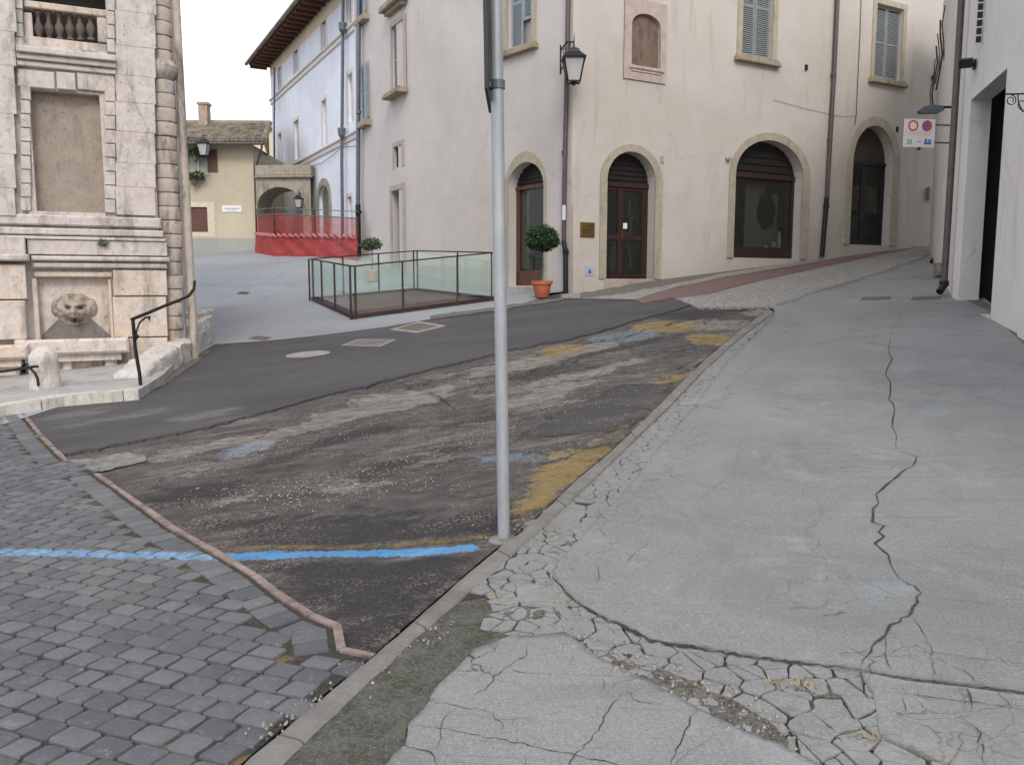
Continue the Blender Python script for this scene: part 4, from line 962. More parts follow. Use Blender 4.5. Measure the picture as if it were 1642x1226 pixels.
# ---- shop door in the right-hand front
def leaf_frame(F, u0, u1, z0, z1, n, wd, th, mb, mid=None):
    mb.fbox(F, u0, u0+wd, z0, z1, n-th, n); mb.fbox(F, u1-wd, u1, z0, z1, n-th, n)
    mb.fbox(F, u0+wd, u1-wd, z0, z0+wd*1.3, n-th, n); mb.fbox(F, u0+wd, u1-wd, z1-wd, z1, n-th, n)
def fanlight(F, h, zt, n, parent, slats=5):
    """dark louvred lunette above the transom"""
    u0, u1 = h['u0'], h['u1']; c = (u0+u1)/2; r = (u1-u0)/2; ar = [(p[0], p[1]) for p in arch(u0, u1, h['zs'], h['zs'], h['za'], 18)[1:-1]]
    out = [(u0, zt)]+ar+[(u1, zt)]
    mb = MB(); mb.prism(F, out, n-.05, n-.02)
    z = zt+.08
    for k in range(slats):
        zz = zt+.06+(h['za']-zt-.1)*k/slats
        if zz > h['zs']: hw = r*math.sqrt(max(0, 1-((zz-h['zs'])/(h['za']-h['zs']))**2))
        else: hw = r
        if hw > .1: mb.fbox(F, c-hw*.96, c+hw*.96, zz, zz+.035, n-.02, n+.012)
    return mb.build('fanlight', M['wood_black'], parent)
def room(F, u0, u1, z0, z1, n0, depth, parent, mat='interior', flare=1.2):
    mb = MB(); a = [F.P(u0-.02, z, n0) for z in (z0, z1)]; 
    P = lambda u, z, n: F.P(u, z, n)
    q = [P(u0-.3,z0,n0),P(u1+.3,z0,n0),P(u1+.3,z1,n0),P(u0-.3,z1,n0),P(u0-flare,z0,n0-depth),P(u1+flare,z0,n0-depth),P(u1+flare,z1,n0-depth),P(u0-flare,z1,n0-depth)]
    mb.add(q, [(0,1,5,4),(1,2,6,5),(2,3,7,6),(3,0,4,7),(4,5,6,7)]); return mb.build('shop_interior', M[mat], parent)
zt1 = FR.Z(1010, 294, -.25)
ND = -.26
sd_ = MB(); h = hd1
sd_.fbox(FR, h['u0'], h['u0']+.09, h['z0'], zt1, ND-.07, ND); sd_.fbox(FR, h['u1']-.10, h['u1'], h['z0'], zt1, ND-.07, ND)
sd_.fbox(FR, h['u0'], h['u1'], zt1-.10, zt1, ND-.08, ND+.03)
door1 = sd_.build('shop_door', M['wood_dark'], pal)
c1 = (h['u0']+h['u1'])/2
mb = MB(); uf0 = h['u0']+.09; uf1 = h['u1']-.10; um = uf0+.42*(uf1-uf0)
leaf_frame(FR, uf0, um, h['z0']+.02, zt1-.10, ND-.01, .075, .05, mb); leaf_frame(FR, um, uf1, h['z0']+.02, zt1-.10, ND-.01, .075, .05, mb)
mb.fbox(FR, uf0+.07, uf1-.07, h['z0']+.95, h['z0']+1.06, ND-.055, ND-.015); mb.build('door_leaf', M['wood_dark'], door1)
mb = MB(); mb.fbox(FR, uf0, uf1, h['z0']+.02, zt1-.1, ND-.045, ND-.035); mb.build('pane', M['glass_shop'], door1)
mb = MB(); mb.fbox(FR, um+.03, um+.05, h['z0']+.95, h['z0']+1.25, ND, ND+.03); mb.build('handle', M['brass'], door1)
mb = MB(); mb.fbox(FR, um+.10, um+.22, h['z0']+1.22, h['z0']+1.36, ND-.033, ND-.028); mb.build('notice', M['white'], door1)
fanlight(FR, h, zt1, ND, pal)
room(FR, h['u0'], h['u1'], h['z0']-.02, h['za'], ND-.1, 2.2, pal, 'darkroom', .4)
mb = MB(); mb.fbox(FR, h['u0']-.05, h['u1']+.05, h['z0']-.5, h['z0'], -.32, .02, bev=.01); mb.build('threshold', M['pinktrim'], pal)
# display inside the door: mannequin-like pale jar and green garland
t = thing('garland', FR.P(uf1-.28, h['z0'], -.5), 'bright green ribbon garland hanging inside the glass door nearest the corner', 'garland')
mb = MB(); rr = random.Random(2); bx = uf1-.26
mb.tube([FR.P(bx+.04*math.sin(k*.9), h['z0']+.25+k*.12, -.5) for k in range(15)], .018, 6)
for k in range(60):
    p = FR.P(bx+rr.gauss(0, .05), h['z0']+.2+rr.random()*1.75, -.5+rr.gauss(0, .03)); q = p+Vector((rr.gauss(0,.03), 0, rr.gauss(0,.06))); mb.bar(p, q, .018, .003)
mb.build('ribbon', M['green'], t)
t = thing('floor_vase', FR.P(um+.2, h['z0'], -.75), 'tall pale vase standing behind the glass of the corner shop door', 'vase')
mb = MB(); mb.lathe(FR.P(um+.2, h['z0'], -.75), [(.09,0),(.14,.15),(.17,.4),(.12,.7),(.07,.85),(.10,.95)], 18); mb.build('body', M['lightcloth'], t, True)
t = thing('red_shawl', FR.P(um+.35, h['z0']+.9, -.6), 'dark red cloth folded behind the middle rail of the corner shop door', 'cloth')
mb = MB(); mb.prism(FR, [(um+.15, h['z0']+.95), (um+.55, h['z0']+.95), (um+.5, h['z0']+1.1), (um+.36, h['z0']+1.22), (um+.25, h['z0']+1.1)], -.62, -.56); mb.build('fold', simple('dark_red_cloth', (.25,.02,.03), .9), t)
# ---- big shop window
h = hsw; zt2 = FR.Z(1225, 282, ND); zb2 = h['z0']
mb = MB(); mb.fbox(FR, h['u0'], h['u0']+.07, zb2, zt2, ND-.07, ND); mb.fbox(FR, h['u1']-.10, h['u1'], zb2, zt2, ND-.07, ND); mb.fbox(FR, h['u0'], h['u1'], zt2-.08, zt2+.04, ND-.08, ND+.03)
mb.fbox(FR, h['u0']+.07, h['u1']-.10, zb2, zb2+.30, ND-.07, ND-.005)
swn = mb.build('shop_window', M['wood_dark'], pal)
mb = MB(); mb.fbox(FR, h['u0']+.07, h['u1']-.10, zb2+.3, zt2-.08, ND-.045, ND-.035); mb.build('pane', M['glass_shop'], swn)
fanlight(FR, h, zt2+.04, ND, pal, 4)
room(FR, h['u0'], h['u1'], zb2+.25, h['za'], ND-.1, 1.6, pal, 'interior', .5)
zz = zb2+.27
def stand_in(name, label, cat, F, u, z, n): return thing(name, F.P(u, z, n), label, cat)
uu = lambda f: h['u0']+(h['u1']-h['u0'])*f
t = stand_in('display_panel', 'tall pale panel standing in the wide arched shop window', 'panel', FR, uu(.75), zz, -.42)
mb = MB(); mb.fbox(FR, uu(.40), uu(.90), zz, zz+1.75, -.62, -.58, bev=.01); mb.build('board', M['lightcloth'], t)
t = stand_in('oval_mirror', 'dark oval mirror with carved frame hung on the pale panel in the shop window', 'mirror', FR, uu(.72), zz+1.0, -.56)
ov = [(uu(.70)+.27*math.cos(a), zz+1.05+.42*math.sin(a)) for a in [k*math.pi/10 for k in range(20)]]
mb = MB(); mb.prism(FR, ov, -.575, -.56); mb.build('glass', M['darkroom'], t)
mb = MB(); mb.band(FR, ov, [(uu(.70)+.33*math.cos(a)*(1+.05*math.sin(6*a)), zz+1.05+.49*math.sin(a)*(1+.05*math.sin(6*a))) for a in [k*math.pi/10 for k in range(20)]], -.575, -.53, closed=True); mb.build('frame', M['wood_black'], t)
for (f, z, wd, hh, lb) in ((.22, 1.15, .5, .42, 'dark landscape picture in a black frame high on the left of the shop window'), (.80, 1.55, .45, .16, 'narrow dark picture at the top right of the shop window')):
    t = stand_in('framed_picture', lb, 'picture', FR, uu(f), zz+z, -.7 if f < .5 else -.56); n_ = -.7 if f < .5 else -.56
    mb = MB(); mb.band(FR, rect(uu(f)-wd/2, uu(f)+wd/2, zz+z, zz+z+hh), rect(uu(f)-wd/2-.04, uu(f)+wd/2+.04, zz+z-.04, zz+z+hh+.04), n_-.01, n_+.03, closed=True); mb.build('frame', M['wood_black'], t)
    mb = MB(); mb.fbox(FR, uu(f)-wd/2, uu(f)+wd/2, zz+z, zz+z+hh, n_-.01, n_+.01); mb.build('canvas', simple('dark_canvas', (.08,.085,.07), .8, var=.6), t)
t = stand_in('chest', 'low dark wooden chest on the left floor of the shop window', 'chest', FR, uu(.18), zz, -.8)
mb = MB(); mb.fbox(FR, uu(.06), uu(.34), zz, zz+.75, -.85, -.5, bev=.015); mb.build('carcass', M['wood_black'], t)
mb = MB(); mb.fbox(FR, uu(.03), uu(.35), zz+.752, zz+.79, -.87, -.48, bev=.01); mb.build('top', M['wood_brown'], t)
for k, (f, r, hh, lb) in enumerate(((.10,.07,.36,'white jug at the lower left of the shop window'),(.86,.06,.5,'tall white bottle vase by the right edge of the shop window'),(.78,.08,.22,'round white bowl between two vases in the shop window'),(.66,.07,.10,'shallow white dish on the floor of the shop window'))):
    t = stand_in('vase', lb, 'vase', FR, uu(f), zz, -.42); mb = MB()
    mb.lathe(FR.P(uu(f), zz, -.42), [(r*.6,0),(r,.25*hh),(r*1.05,.5*hh),(r*.5,.8*hh),(r*.6,hh)], 16); mb.build('body', M['white'], t, True)
t = stand_in('figure_cutout', 'red brown carved figure standing at the right edge of the shop window', 'statuette', FR, uu(.88), zz+.6, -.42)
mb = MB(); mb.lathe(FR.P(uu(.87), zz+.62, -.42), [(.08,0),(.06,.08),(.04,.25),(.06,.4),(.055,.5),(.02,.55),(.035,.6),(.03,.68),(.0,.7)], 14); mb.build('carving', M['wood_brown'], t, True)
# ---- third arch: dark double door with half-glazed leaves
h = ha3; zt3 = FR.Z(1392, 262, ND)
mb = MB(); mb.fbox(FR, h['u0'], h['u1'], zt3-.05, zt3+.04, ND-.08, ND+.03); mb.fbox(FR, h['u0'], h['u0']+.06, h['z0'], zt3, ND-.07, ND); mb.fbox(FR, h['u1']-.06, h['u1'], h['z0'], zt3, ND-.07, ND)
d3 = mb.build('double_door', M['wood_black'], pal)
u0, u1 = h['u0']+.06, h['u1']-.06; um3 = (u0+u1)/2
for a, b in ((u0, um3-.004), (um3+.004, u1)):
    mb = MB(); leaf_frame(FR, a, b, h['z0']+.02, zt3-.05, ND-.015, .10, .05, mb); mb.fbox(FR, a+.1, b-.1, h['z0']+.75, h['z0']+.87, ND-.06, ND-.02); mb.fbox(FR, a+.1, b-.1, h['z0']+.1, h['z0']+.75, ND-.06, ND-.035); mb.fbox(FR, a+.16, b-.16, h['z0']+.2, h['z0']+.68, ND-.036, ND-.02, bev=.02); mb.build('door_leaf', M['wood_black'], d3)
    mb = MB(); mb.fbox(FR, a+.1, b-.1, h['z0']+.87, zt3-.14, ND-.045, ND-.035); mb.build('pane', M['glass_shop'], d3)
mb = MB(); mb.fbox(FR, u0+.12, u1-.12, h['z0']+1.0, h['z0']+1.75, ND-.12, ND-.11); mb.build('curtain', simple('yellowish_curtain', (.30,.26,.16), .9), d3)
mb = MB(); out3 = [(h['u0'], zt3+.04)]+arch(h['u0'], h['u1'], h['zs'], h['zs'], h['za'], 18)[1:-1]+[(h['u1'], zt3+.04)]; mb.prism(FR, out3, ND-.05, ND-.02); mb.build('fanlight', simple('brown_lunette_board', (.045,.032,.028), .7), pal)
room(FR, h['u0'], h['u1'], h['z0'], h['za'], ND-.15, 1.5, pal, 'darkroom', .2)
for hh in (hsw, ha3):
    mb = MB(); mb.fbox(FR, hh['u0']+.003, hh['u1']-.003, hh['z0']-.55, hh['z0']-.002, -.33, -.004); mb.build('threshold', M['pinktrim'], pal)
# ---- left-hand arched door (front A)
h = hda; zta = FA.Z(842, 300, ND)
mb = MB(); mb.fbox(FA, h['u0'], h['u0']+.13, h['z0'], zta, ND-.07, ND); mb.fbox(FA, h['u1']-.05, h['u1'], h['z0'], zta, ND-.07, ND); mb.fbox(FA, h['u0'], h['u1'], zta-.06, zta+.03, ND-.08, ND+.03); mb.fbox(FA, h['u0'], h['u1'], h['z0'], h['z0']+.38, ND-.08, ND)
da = mb.build('glazed_door', M['wood_brown'], pal)
mb = MB(); mb.fbox(FA, h['u0']+.13, h['u1']-.05, h['z0']+.38, zta-.06, ND-.045, ND-.035); mb.build('pane', M['glass_shop'], da)
mb = MB(); mb.fbox(FA, h['u0']+.15, h['u0']+.42, h['z0']+.42, zta-.1, ND-.075, ND-.065); mb.build('frosted_panel', M['frost'], da)
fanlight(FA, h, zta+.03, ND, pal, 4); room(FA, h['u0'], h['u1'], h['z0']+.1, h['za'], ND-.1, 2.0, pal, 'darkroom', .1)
mb = MB(); mb.fbox(FA, h['u0']-.1, h['u1']+.05, h['z0']-.25, h['z0']-.01, -.3, .28, bev=.015); mb.build('threshold', M['pinktrim'], pal)
t = thing('shop_figurine', FA.P((h['u0']+h['u1'])/2+.12, h['z0']+.38, -.6), 'pale statuette seen through the arched door behind the topiary', 'statuette')
mb = MB(); mb.lathe(t.location, [(.12,0),(.09,.1),(.11,.3),(.06,.45),(.08,.6),(.03,.68),(.06,.75),(.05,.85),(0,.9)], 16); mb.build('body', M['lightcloth'], t, True)
# ---- upper windows
def slat_shutter(F, u0, u1, z0, z1, n, mb, fw=.055, sl=.05):
    mb.fbox(F, u0, u0+fw, z0, z1, n-.035, n); mb.fbox(F, u1-fw, u1, z0, z1, n-.035, n)
    zr = [z0, (z0+z1)/2-.03, z1-fw]
    for z in zr: mb.fbox(F, u0+fw, u1-fw, z, z+fw*1.1, n-.035, n-.002)
    z = z0+fw*1.2
    while z < z1-fw-.02:
        a = [F.P(u0+fw, z, n-.005), F.P(u1-fw, z, n-.005), F.P(u1-fw, z+sl*.75, n-.03), F.P(u0+fw, z+sl*.75, n-.03)]; dn = Vector((0,0,-.007))
        mb.hexa(a+[q+dn for q in a]); z += sl
def up_window(F, h, parent, fw=.17, n=-.10, mat='shutter_grey', sillw=.14, lifted=False, smat='trim'):
    u0, u1, z0, z1 = h['u0'], h['u1'], h['z0'], h['z1']
    mb = MB(); mb.band(F, [(u0,z0),(u0,z1),(u1,z1),(u1,z0)], [(u0-fw,z0-.02),(u0-fw,z1+fw),(u1+fw,z1+fw),(u1+fw,z0-.02)], -.01, .03); fr = mb.build('window', M[smat], parent)
    mb = MB(); mb.fbox(F, u0-fw-.08, u1+fw+.08, z0-.17, z0-.07, -.01, sillw, bev=.015); mb.fbox(F, u0-fw-.03, u1+fw+.03, z0-.07, z0-.004, -.01, sillw-.04, bev=.01); mb.build('sill', M['sill'], fr)
    um = (u0+u1)/2
    for a, b, k in ((u0+.01, um-.008, 0), (um+.008, u1-.01, 1)):
        mb = MB(); zb = z0+.02
        if lifted and k == 1: zb = z0+.62
        slat_shutter(F, a, b, zb, z1-.01, n, mb); mb.build('shutter', M[mat], fr)
    mb = MB(); mb.fbox(F, u0, u1, z0, z1, n-.13, n-.10); mb.build('pane', M['frost'] if lifted else M['darkroom'], fr)
    return fr
up_window(FR, w1, pal); up_window(FR, w4, pal, fw=.15); up_window(FA, wa1, pal, lifted=True, mat='shutter_blue')
fb1 = up_window(FB, wb1, pal, fw=.12, n=-.06, mat='shutter_blue', sillw=.3, smat='pinktrim')
mb = MB(); mb.fbox(FB, wb1['u0']-.3, wb1['u1']+.3, wb1['z1']+.45, wb1['z1']+.62, -.01, .32, bev=.02); mb.fbox(FB, wb1['u0']-.2, wb1['u1']+.2, wb1['z1']+.35, wb1['z1']+.448, -.01, .18, bev=.02); mb.build('hood', M['sill'], fb1)
def dark_opening(F, h, parent, fw, mat='pinktrim', inner='darkroom', n=-.28, name='window'):
    u0, u1, z0, z1 = h['u0'], h['u1'], h['z0'], h['z1']
    mb = MB(); mb.band(F, [(u0,z0),(u0,z1),(u1,z1),(u1,z0)], [(u0-fw,z0),(u0-fw,z1+fw),(u1+fw,z1+fw),(u1+fw,z0)], -.01, .02); fr = mb.build(name, M[mat], parent)
    mb = MB(); mb.fbox(F, u0, u1, z0, z1, n-.03, n); mb.build('pane' if name == 'window' else 'door_leaf', M[inner], fr); return fr
dark_opening(FB, wb2, pal, .13, n=-.08); dark_opening(FB, wbd, pal, .16, name='side_door', inner='wood_black')
# open shutters at the far end of front B
for (pa, pb, yt, yb) in ((583, 592, 105, 192), (583, 592, -30, 22)):
    u0 = FB.U(pa, 150); u1 = FB.U(pb, 150); z0 = FB.Z(588, yb); z1 = FB.Z(588, yt)
    mb = MB(); mb.fbox(FB, u0-.1, u1+.1, z0-.05, z1+.1, -.02, .03); fr = mb.build('window', M['pinktrim'], pal)
    mb = MB(); slat_shutter(FB, u0, (u0+u1)/2-.01, z0, z1, .07, mb); slat_shutter(FB, (u0+u1)/2+.01, u1, z0, z1, .07, mb); mb.build('shutter', M['shutter_blue'], fr)
    q0 = FB.P(u1+.05, z0, .03); q1 = FB.P(u1+.10, z0, .16); mb = MB(); mb.add([q0, q1, q1+Vector((0,0,z1-z0)), q0+Vector((0,0,z1-z0))], [(0,1,2,3)]); o_ = mb; mb2 = MB(); mb2.bar(q0+Vector((0,0,(z1-z0)/2)), q1+Vector((0,0,(z1-z0)/2)), .04, z1-z0); mb2.build('open_shutter', M['shutter_blue'], fr)
    mb = MB(); mb.fbox(FB, u0-.2, u1+.2, z0-.25, z0-.06, -.01, .22, bev=.02); mb.build('sill', M['sill'], fr)
# niche
k_ = niche; u0, u1, z0 = k_['u0'], k_['u1'], k_['z0']
fo0, fo1 = FR.U(1000, 70), FR.U(1068, 70); zt_, zb_ = FR.Z(1035, 2), FR.Z(1035, 131)
inn = arch(u0, u1, z0, k_['zs'], k_['za'], 14); 
mb = MB(); wall_holes(mb, FR, rect(fo0, fo1, zb_, zt_), [inn], .05, .03); mb.band(FR, rect(fo0, fo1, zb_, zt_), rect(fo0, fo1, zb_, zt_), -.01, .03, closed=True)
nf = mb.build('niche', M['pinktrim'], pal)
mb = MB(); mb.prism(FR, inn, -.10, -.06); mb.build('niche_back', oldstone('dark_niche_stone', (.19,.13,.10), dark=(.05,.04,.035), warm=(.26,.2,.17), amt=.6, ds=3), nf)  # niche back in a blotched dark brown
mb = MB(); mb.fbox(FR, u0-.08, u1+.10, z0-.09, z0-.003, -.02, .07, bev=.02); mb.fbox(FR, u0-.02, u1+.04, z0-.15, z0-.092, -.02, .05, bev=.015); mb.build('ledge', M['pinktrim'], nf)
# little details on the wall
mb = MB()
for (px, py) in ((1292, 108), (1495, 125), (1438, 207), (1473, 236)):
    u, z = FR.W(px, py); mb.fbox(FR, u-.04, u+.04, z-.08, z+.06, -.01, .05, bev=.01)
mb.build('wall_hook', M['iron'], pal)
mb = MB(); u, z = FR.W(1061, 256); mb.fbox(FR, u-.06, u+.06, z-.09, z+.09, -.01, .02, bev=.005); mb.build('house_number_tile', M['greyprint'], pal)
mb = MB(); u, z = FR.W(1166, 254); mb.lathe(FR.P(u, z, .03), [(.05,-.07),(.08,0),(.05,.07)], 12); mb.build('alarm_box', M['greyprint'], pal)
mb = MB(); u, z = FR.W(945, 434); mb.fbox(FR, u-.13, u+.13, z-.12, z+.12, -.01, .012, bev=.004); sk = mb.build('socket_box', simple('socket_grey', (.42,.44,.50), .5, var=.08), pal)
mb = MB(); mb.fbox(FR, u-.035, u+.035, z-.05, z+.03, .012, .035, bev=.005); mb.build('plug', M['blue'], sk)
# downpipes
def pipe(F, pts_px, r, mat, name, parent, n=.09, rings=()):
    P = [F.P(*F.W(a, b, n), n) for a, b in pts_px]; mb = MB(); mb.tube(P, r, 12)
    for (a, b) in rings:
        q = F.P(*F.W(a, b, n), n); mb.tube([q-Vector((0,0,.05)), q+Vector((0,0,.05))], r*1.22, 12)
    return mb.build(name, mat, parent, True)
zc = lambda F, u: H(F.P(u, 0).x, F.P(u, 0).y)
pipe(FA, [(912,-160),(911,0),(910,60),(908,150),(905,300),(904,388)], .055, M['pipe_brown'], 'downpipe', pal, .08, [(905,245),(908,95)])
pipe(FA, [(904,386),(905,394),(907,402),(907,476)], .06, M['pipe_dark'], 'downpipe_shoe', pal, .10, [(907,404)])
pipe(FR, [(1346,-160),(1343,0),(1337,130),(1331,230),(1326,320)], .06, M['pipe_brown'], 'downpipe', pal, .08, [(1337,120),(1331,225)])
pipe(FR, [(1326,316),(1325,330),(1324,342),(1318,412)], .066, M['pipe_dark'], 'downpipe_shoe', pal, .10, [(1325,331)])
pipe(FR, [(1383,-60),(1379,60),(1376,120),(1373,184),(1371,200)], .009, M['cable'], 'cable', pal, .03)
pipe(FR, [(1373,186),(1350,187),(1335,184),(1290,174),(1240,160)], .004, M['cable'], 'cable', pal, .02)
pipe(FR, [(918,330),(918,468)], .01, M['pinktrim'], 'cable_duct', pal, .02)
pipe(FB, [(576,-120),(575,0),(574.5,200),(574,330)], .075, M['pipe_grey'], 'downpipe', pal, .16, [(575,180)])
pipe(FB, [(574,328),(575,420)], .09, M['pipe_dark'], 'downpipe_shoe', pal, .18, [(575,340)])
# wall base course near the corner
# ---- brass plate beside the door
u0, z0 = FR.W(930, 380); u1, z1 = FR.W(953, 357)
t = thing('name_plate', FR.P((u0+u1)/2, z0, 0), 'square brown brass plate on the wall between corner pipe and shop door', 'plate')
mb = MB(); mb.fbox(FR, u0, u1, z0, z1, .004, .03, bev=.01); pl = mb.build('plate', M['brass'], t)
mb = MB()
for k in range(4): mb.fbox(FR, u0+.06, u1-.06-.05*(k % 2), z1-.09-.055*k, z1-.075-.055*k, .03, .032)
mb.build('engraving', M['wood_black'], t)
t = thing('paper_notice', FA.P(*FA.W(904, 345), .15), 'small white paper wrapped on the brown corner downpipe', 'notice')
u, z = FA.W(904, 341, .14); mb = MB(); mb.fbox(FA, u-.05, u+.06, z-.17, z+.17, .137, .142); mb.build('sheet', M['white'], t)

# ---- lanterns
def lantern(c, s, label, F, wall_n, cat='lantern', arm=True, base_n=0.0):
    """c: centre of the glass body; s: body width"""
    t = thing('wall_lantern', c-Vector((0,0,s*.75)), label, cat, 'wrought iron street lanterns')
    def ring(wd, z): return [c+Vector((x*wd/2, y*wd/2, z)) for x, y in ((-1,-1),(1,-1),(1,1),(-1,1))]
    top = ring(s, s*.52); bot = ring(s*.58, -s*.55)
    mb = MB()
    for a, b in zip(top, bot): mb.bar(a, b, s*.055)
    for r_ in (top, bot):
        for i in range(4): mb.bar(r_[i], r_[(i+1) % 4], s*.07)
    roof = [ring(s*1.16, s*.54), ring(s*1.05, s*.60), ring(s*.55, s*.84), ring(s*.5, s*.95), ring(s*.2, s*1.05)]
    vs = [p for r_ in roof for p in r_]; mb.add(vs, [(4*j+i, 4*j+(i+1) % 4, 4*j+4+(i+1) % 4, 4*j+4+i) for j in range(4) for i in range(4)]+[(0,3,2,1), (16,17,18,19)])
    mb.tube([c+Vector((0,0,s*1.0)), c+Vector((0,0,s*1.25)), c+Vector((0,0,s*1.75))], [s*.06, s*.035, s*.012], 8)
    mb.tube([c+Vector((0,0,-s*.55)), c+Vector((0,0,-s*.72))], [s*.22, s*.05], 8)
    mb.build('lantern_frame', M['iron'], t)
    mb = MB(); tp = ring(s*.95, s*.50); bt = ring(s*.54, -s*.53); mb.add(tp+bt, [(i, (i+1) % 4, 4+(i+1) % 4, 4+i) for i in range(4)]); mb.build('lantern_glass', M['lglass'], t)
    mb = MB(); mb.lathe(c-Vector((0,0,s*.3)), [(s*.08,0),(s*.12,s*.3),(s*.08,s*.5),(0,s*.55)], 10); mb.build('bulb', M['white'], t, True)
    if arm:
        uw = (Vector((c.x, c.y))-F.o).dot(F.d); w0 = F.P(uw, c.z+s*1.2, base_n); tip = c+Vector((0,0,s*1.2))
        mb = MB(); mb.tube([w0, w0.lerp(tip, .5)+Vector((0,0,s*.28)), tip+Vector((0,0,s*.12)), tip], s*.04, 8)
        wl_ = F.P(uw, c.z+s*.2, base_n); mb.tube([wl_, wl_.lerp(tip, .45)+Vector((0,0,-s*.05)), w0.lerp(tip, .75)+Vector((0,0,s*.2))], s*.03, 8)
        mb.tube([w0+Vector((0,0,s*.25)), wl_-Vector((0,0,s*.15))], s*.045, 8)
        a0 = w0.lerp(tip, .3); mb.tube([a0+(tip-w0).normalized()*s*.13*math.cos(q)+Vector((0,0,s*.13*math.sin(q)-s*.1)) for q in [k*.6 for k in range(11)]], s*.02, 6)
        mb.build('bracket', M['iron'], t)
    return t
M['lglass'] = glassmat('milky_lantern_glass', (.70,.69,.68), .55, .1)
lc = at(920, 113, 18.85)
lantern(lc, .45, 'black iron lantern on the palazzo corner beside the brown downpipe', FR, 0)

# ================================================================== white house further left
wh = thing('white_house', (FW.P(-6, 0).x, FW.P(-6, 0).y, 2.5), 'tall pale white house tinted by skylight, with brown timber eaves and string courses', 'building')
uw0 = FW.U(439, 300, -.1); NW = -.12
zeL = FW.Z(439, 93); 
wins = [(447,452,214,262,0),(472,480,193,255,0),(517,524,160,232,0),(558,566,118,196,0),(446,451,100,147,1),(471,478,66,117,1),(515,523,15,80,1),(556,564,-45,45,1),(558,565,315,395,0)]
mb = MB(); holes = []; WH = []
for (a, b, yt, yb, k) in wins:
    ym = (yt+yb)/2; u0 = FW.U(a, ym, NW); u1 = FW.U(b, ym, NW); z0 = FW.Z((a+b)/2, yb, NW); z1 = FW.Z((a+b)/2, yt, NW); holes.append(rect(u0, u1, z0, z1)); WH.append((u0, u1, z0, z1))
ad = dict(u0=FW.U(512, 330, NW), u1=FW.U(529, 330, NW), z0=FW.Z(521, 398, NW), zs=FW.Z(512, 322, NW), za=FW.Z(520, 297, NW))
holes.append(arch(ad['u0'], ad['u1'], ad['z0'], ad['zs'], ad['za'], 12))
wall_holes(mb, FW, rect(uw0, .05, 1.0, zeL), holes, .16, NW)
mb.add([FW.P(uw0, 1, NW), FW.P(uw0, zeL, NW), FW.P(uw0, zeL, -9), FW.P(uw0, 1, -9)], [(0,1,2,3)])
mb.build('wall', M['white_wall'], wh)
for (u0, u1, z0, z1) in WH:
    mb = MB(); mb.band(FW, [(u0,z0),(u0,z1),(u1,z1),(u1,z0)], [(u0-.12,z0),(u0-.12,z1+.14),(u1+.12,z1+.14),(u1+.12,z0)], NW-.01, NW+.02); wn = mb.build('window', simple('pale_window_trim', (.60,.56,.52), .8, var=.1) if 'pwt' not in M else M['pwt'], wh)
    M['pwt'] = wn.data.materials[0]
    mb = MB(); mb.fbox(FW, u0, u1, z0, z1, NW-.15, NW-.12); mb.build('shutter', M['shl'] if 'shl' in M else M.setdefault('shl', simple('pale_grey_shutter', (.50,.50,.50), .7, var=.1)), wn)
mb = MB(); mb.band(FW, arch(ad['u0'], ad['u1'], ad['z0'], ad['zs'], ad['za'], 12), arch(ad['u0']-.25, ad['u1']+.25, ad['z0'], ad['zs'], ad['za']+.28, 12), NW-.01, NW+.05); dd = mb.build('arched_door', M['arch_stone'], wh)
mb = MB(); mb.prism(FW, arch(ad['u0'], ad['u1'], ad['z0'], ad['zs'], ad['za'], 12), NW-.22, NW-.15); mb.build('door_leaf', simple('grey_green_door', (.13,.14,.11), .7), dd)
for (pa, ya) in ((440, 157), (468, 267)):
    zc_ = FW.Z(pa, ya, NW); mb = MB(); mb.fbox(FW, uw0-.02, .0, zc_-.22, zc_, NW-.01, NW+.06, bev=.02); mb.fbox(FW, uw0-.02, .0, zc_-.04, zc_+.05, NW+.055, NW+.12, bev=.02); mb.build('string_course', M['pwt'], wh)
# peach painted strip under the eaves, then timber eaves
mb = MB(); mb.fbox(FW, uw0-.01, 0, zeL-.55, zeL-.01, NW-.005, NW+.01); mb.build('painted_frieze', M['peach_wall'], wh)
mb = MB(); mb.fbox(FW, uw0-.55, .4, zeL, zeL+.12, -6, .78); ev = mb.build('eaves', M['eave_wood'], wh)
u = uw0-.5
while u < .3: mb = MB(); mb.fbox(FW, u, u+.13, zeL-.14, zeL-.003, -.05, .74); u += .62; mb.build('rafter', M['eave_wood'], ev)
mb = MB(); mb.add([FW.P(uw0-.6, zeL+.13, .85), FW.P(.4, zeL+.13, .85), FW.P(.4, zeL+2.0, -6), FW.P(uw0-.6, zeL+2.0, -6), FW.P(uw0-.6, zeL+.13, -6), FW.P(.4, zeL+.13, -6)], [(0,1,2,3),(0,3,4),(1,5,2)]); mb.tube([FW.P(uw0-.6, zeL+.06, .9), FW.P(.4, zeL+.06, .9)], .08, 8); mb.build('roof', M['tiles'], wh)
pipe(FW, [(553,-110),(550,0),(549,130),(548,260),(549,352),(549,398)], .06, M['pipe_grey'], 'downpipe', wh, .05, [])
for (a, b) in ((549.5, 46), (548, 214)):
    q = FW.P(*FW.W(a, b, .08), .08); mb = MB(); mb.lathe(q-Vector((0,0,.18)), [(.06,0),(.13,.12),(.15,.3),(.15,.36)], 12); mb.build('hopper', M['pipe_grey'], wh)
pipe(FW, [(440,108),(440,160),(439.5,200),(440,268)], .045, M['pipe_grey'], 'downpipe', wh, .1)
pipe(FW, [(494,262),(500,266),(515,262),(535,248),(548,236),(572,234)], .012, M['cable'], 'cable', wh, -.05)

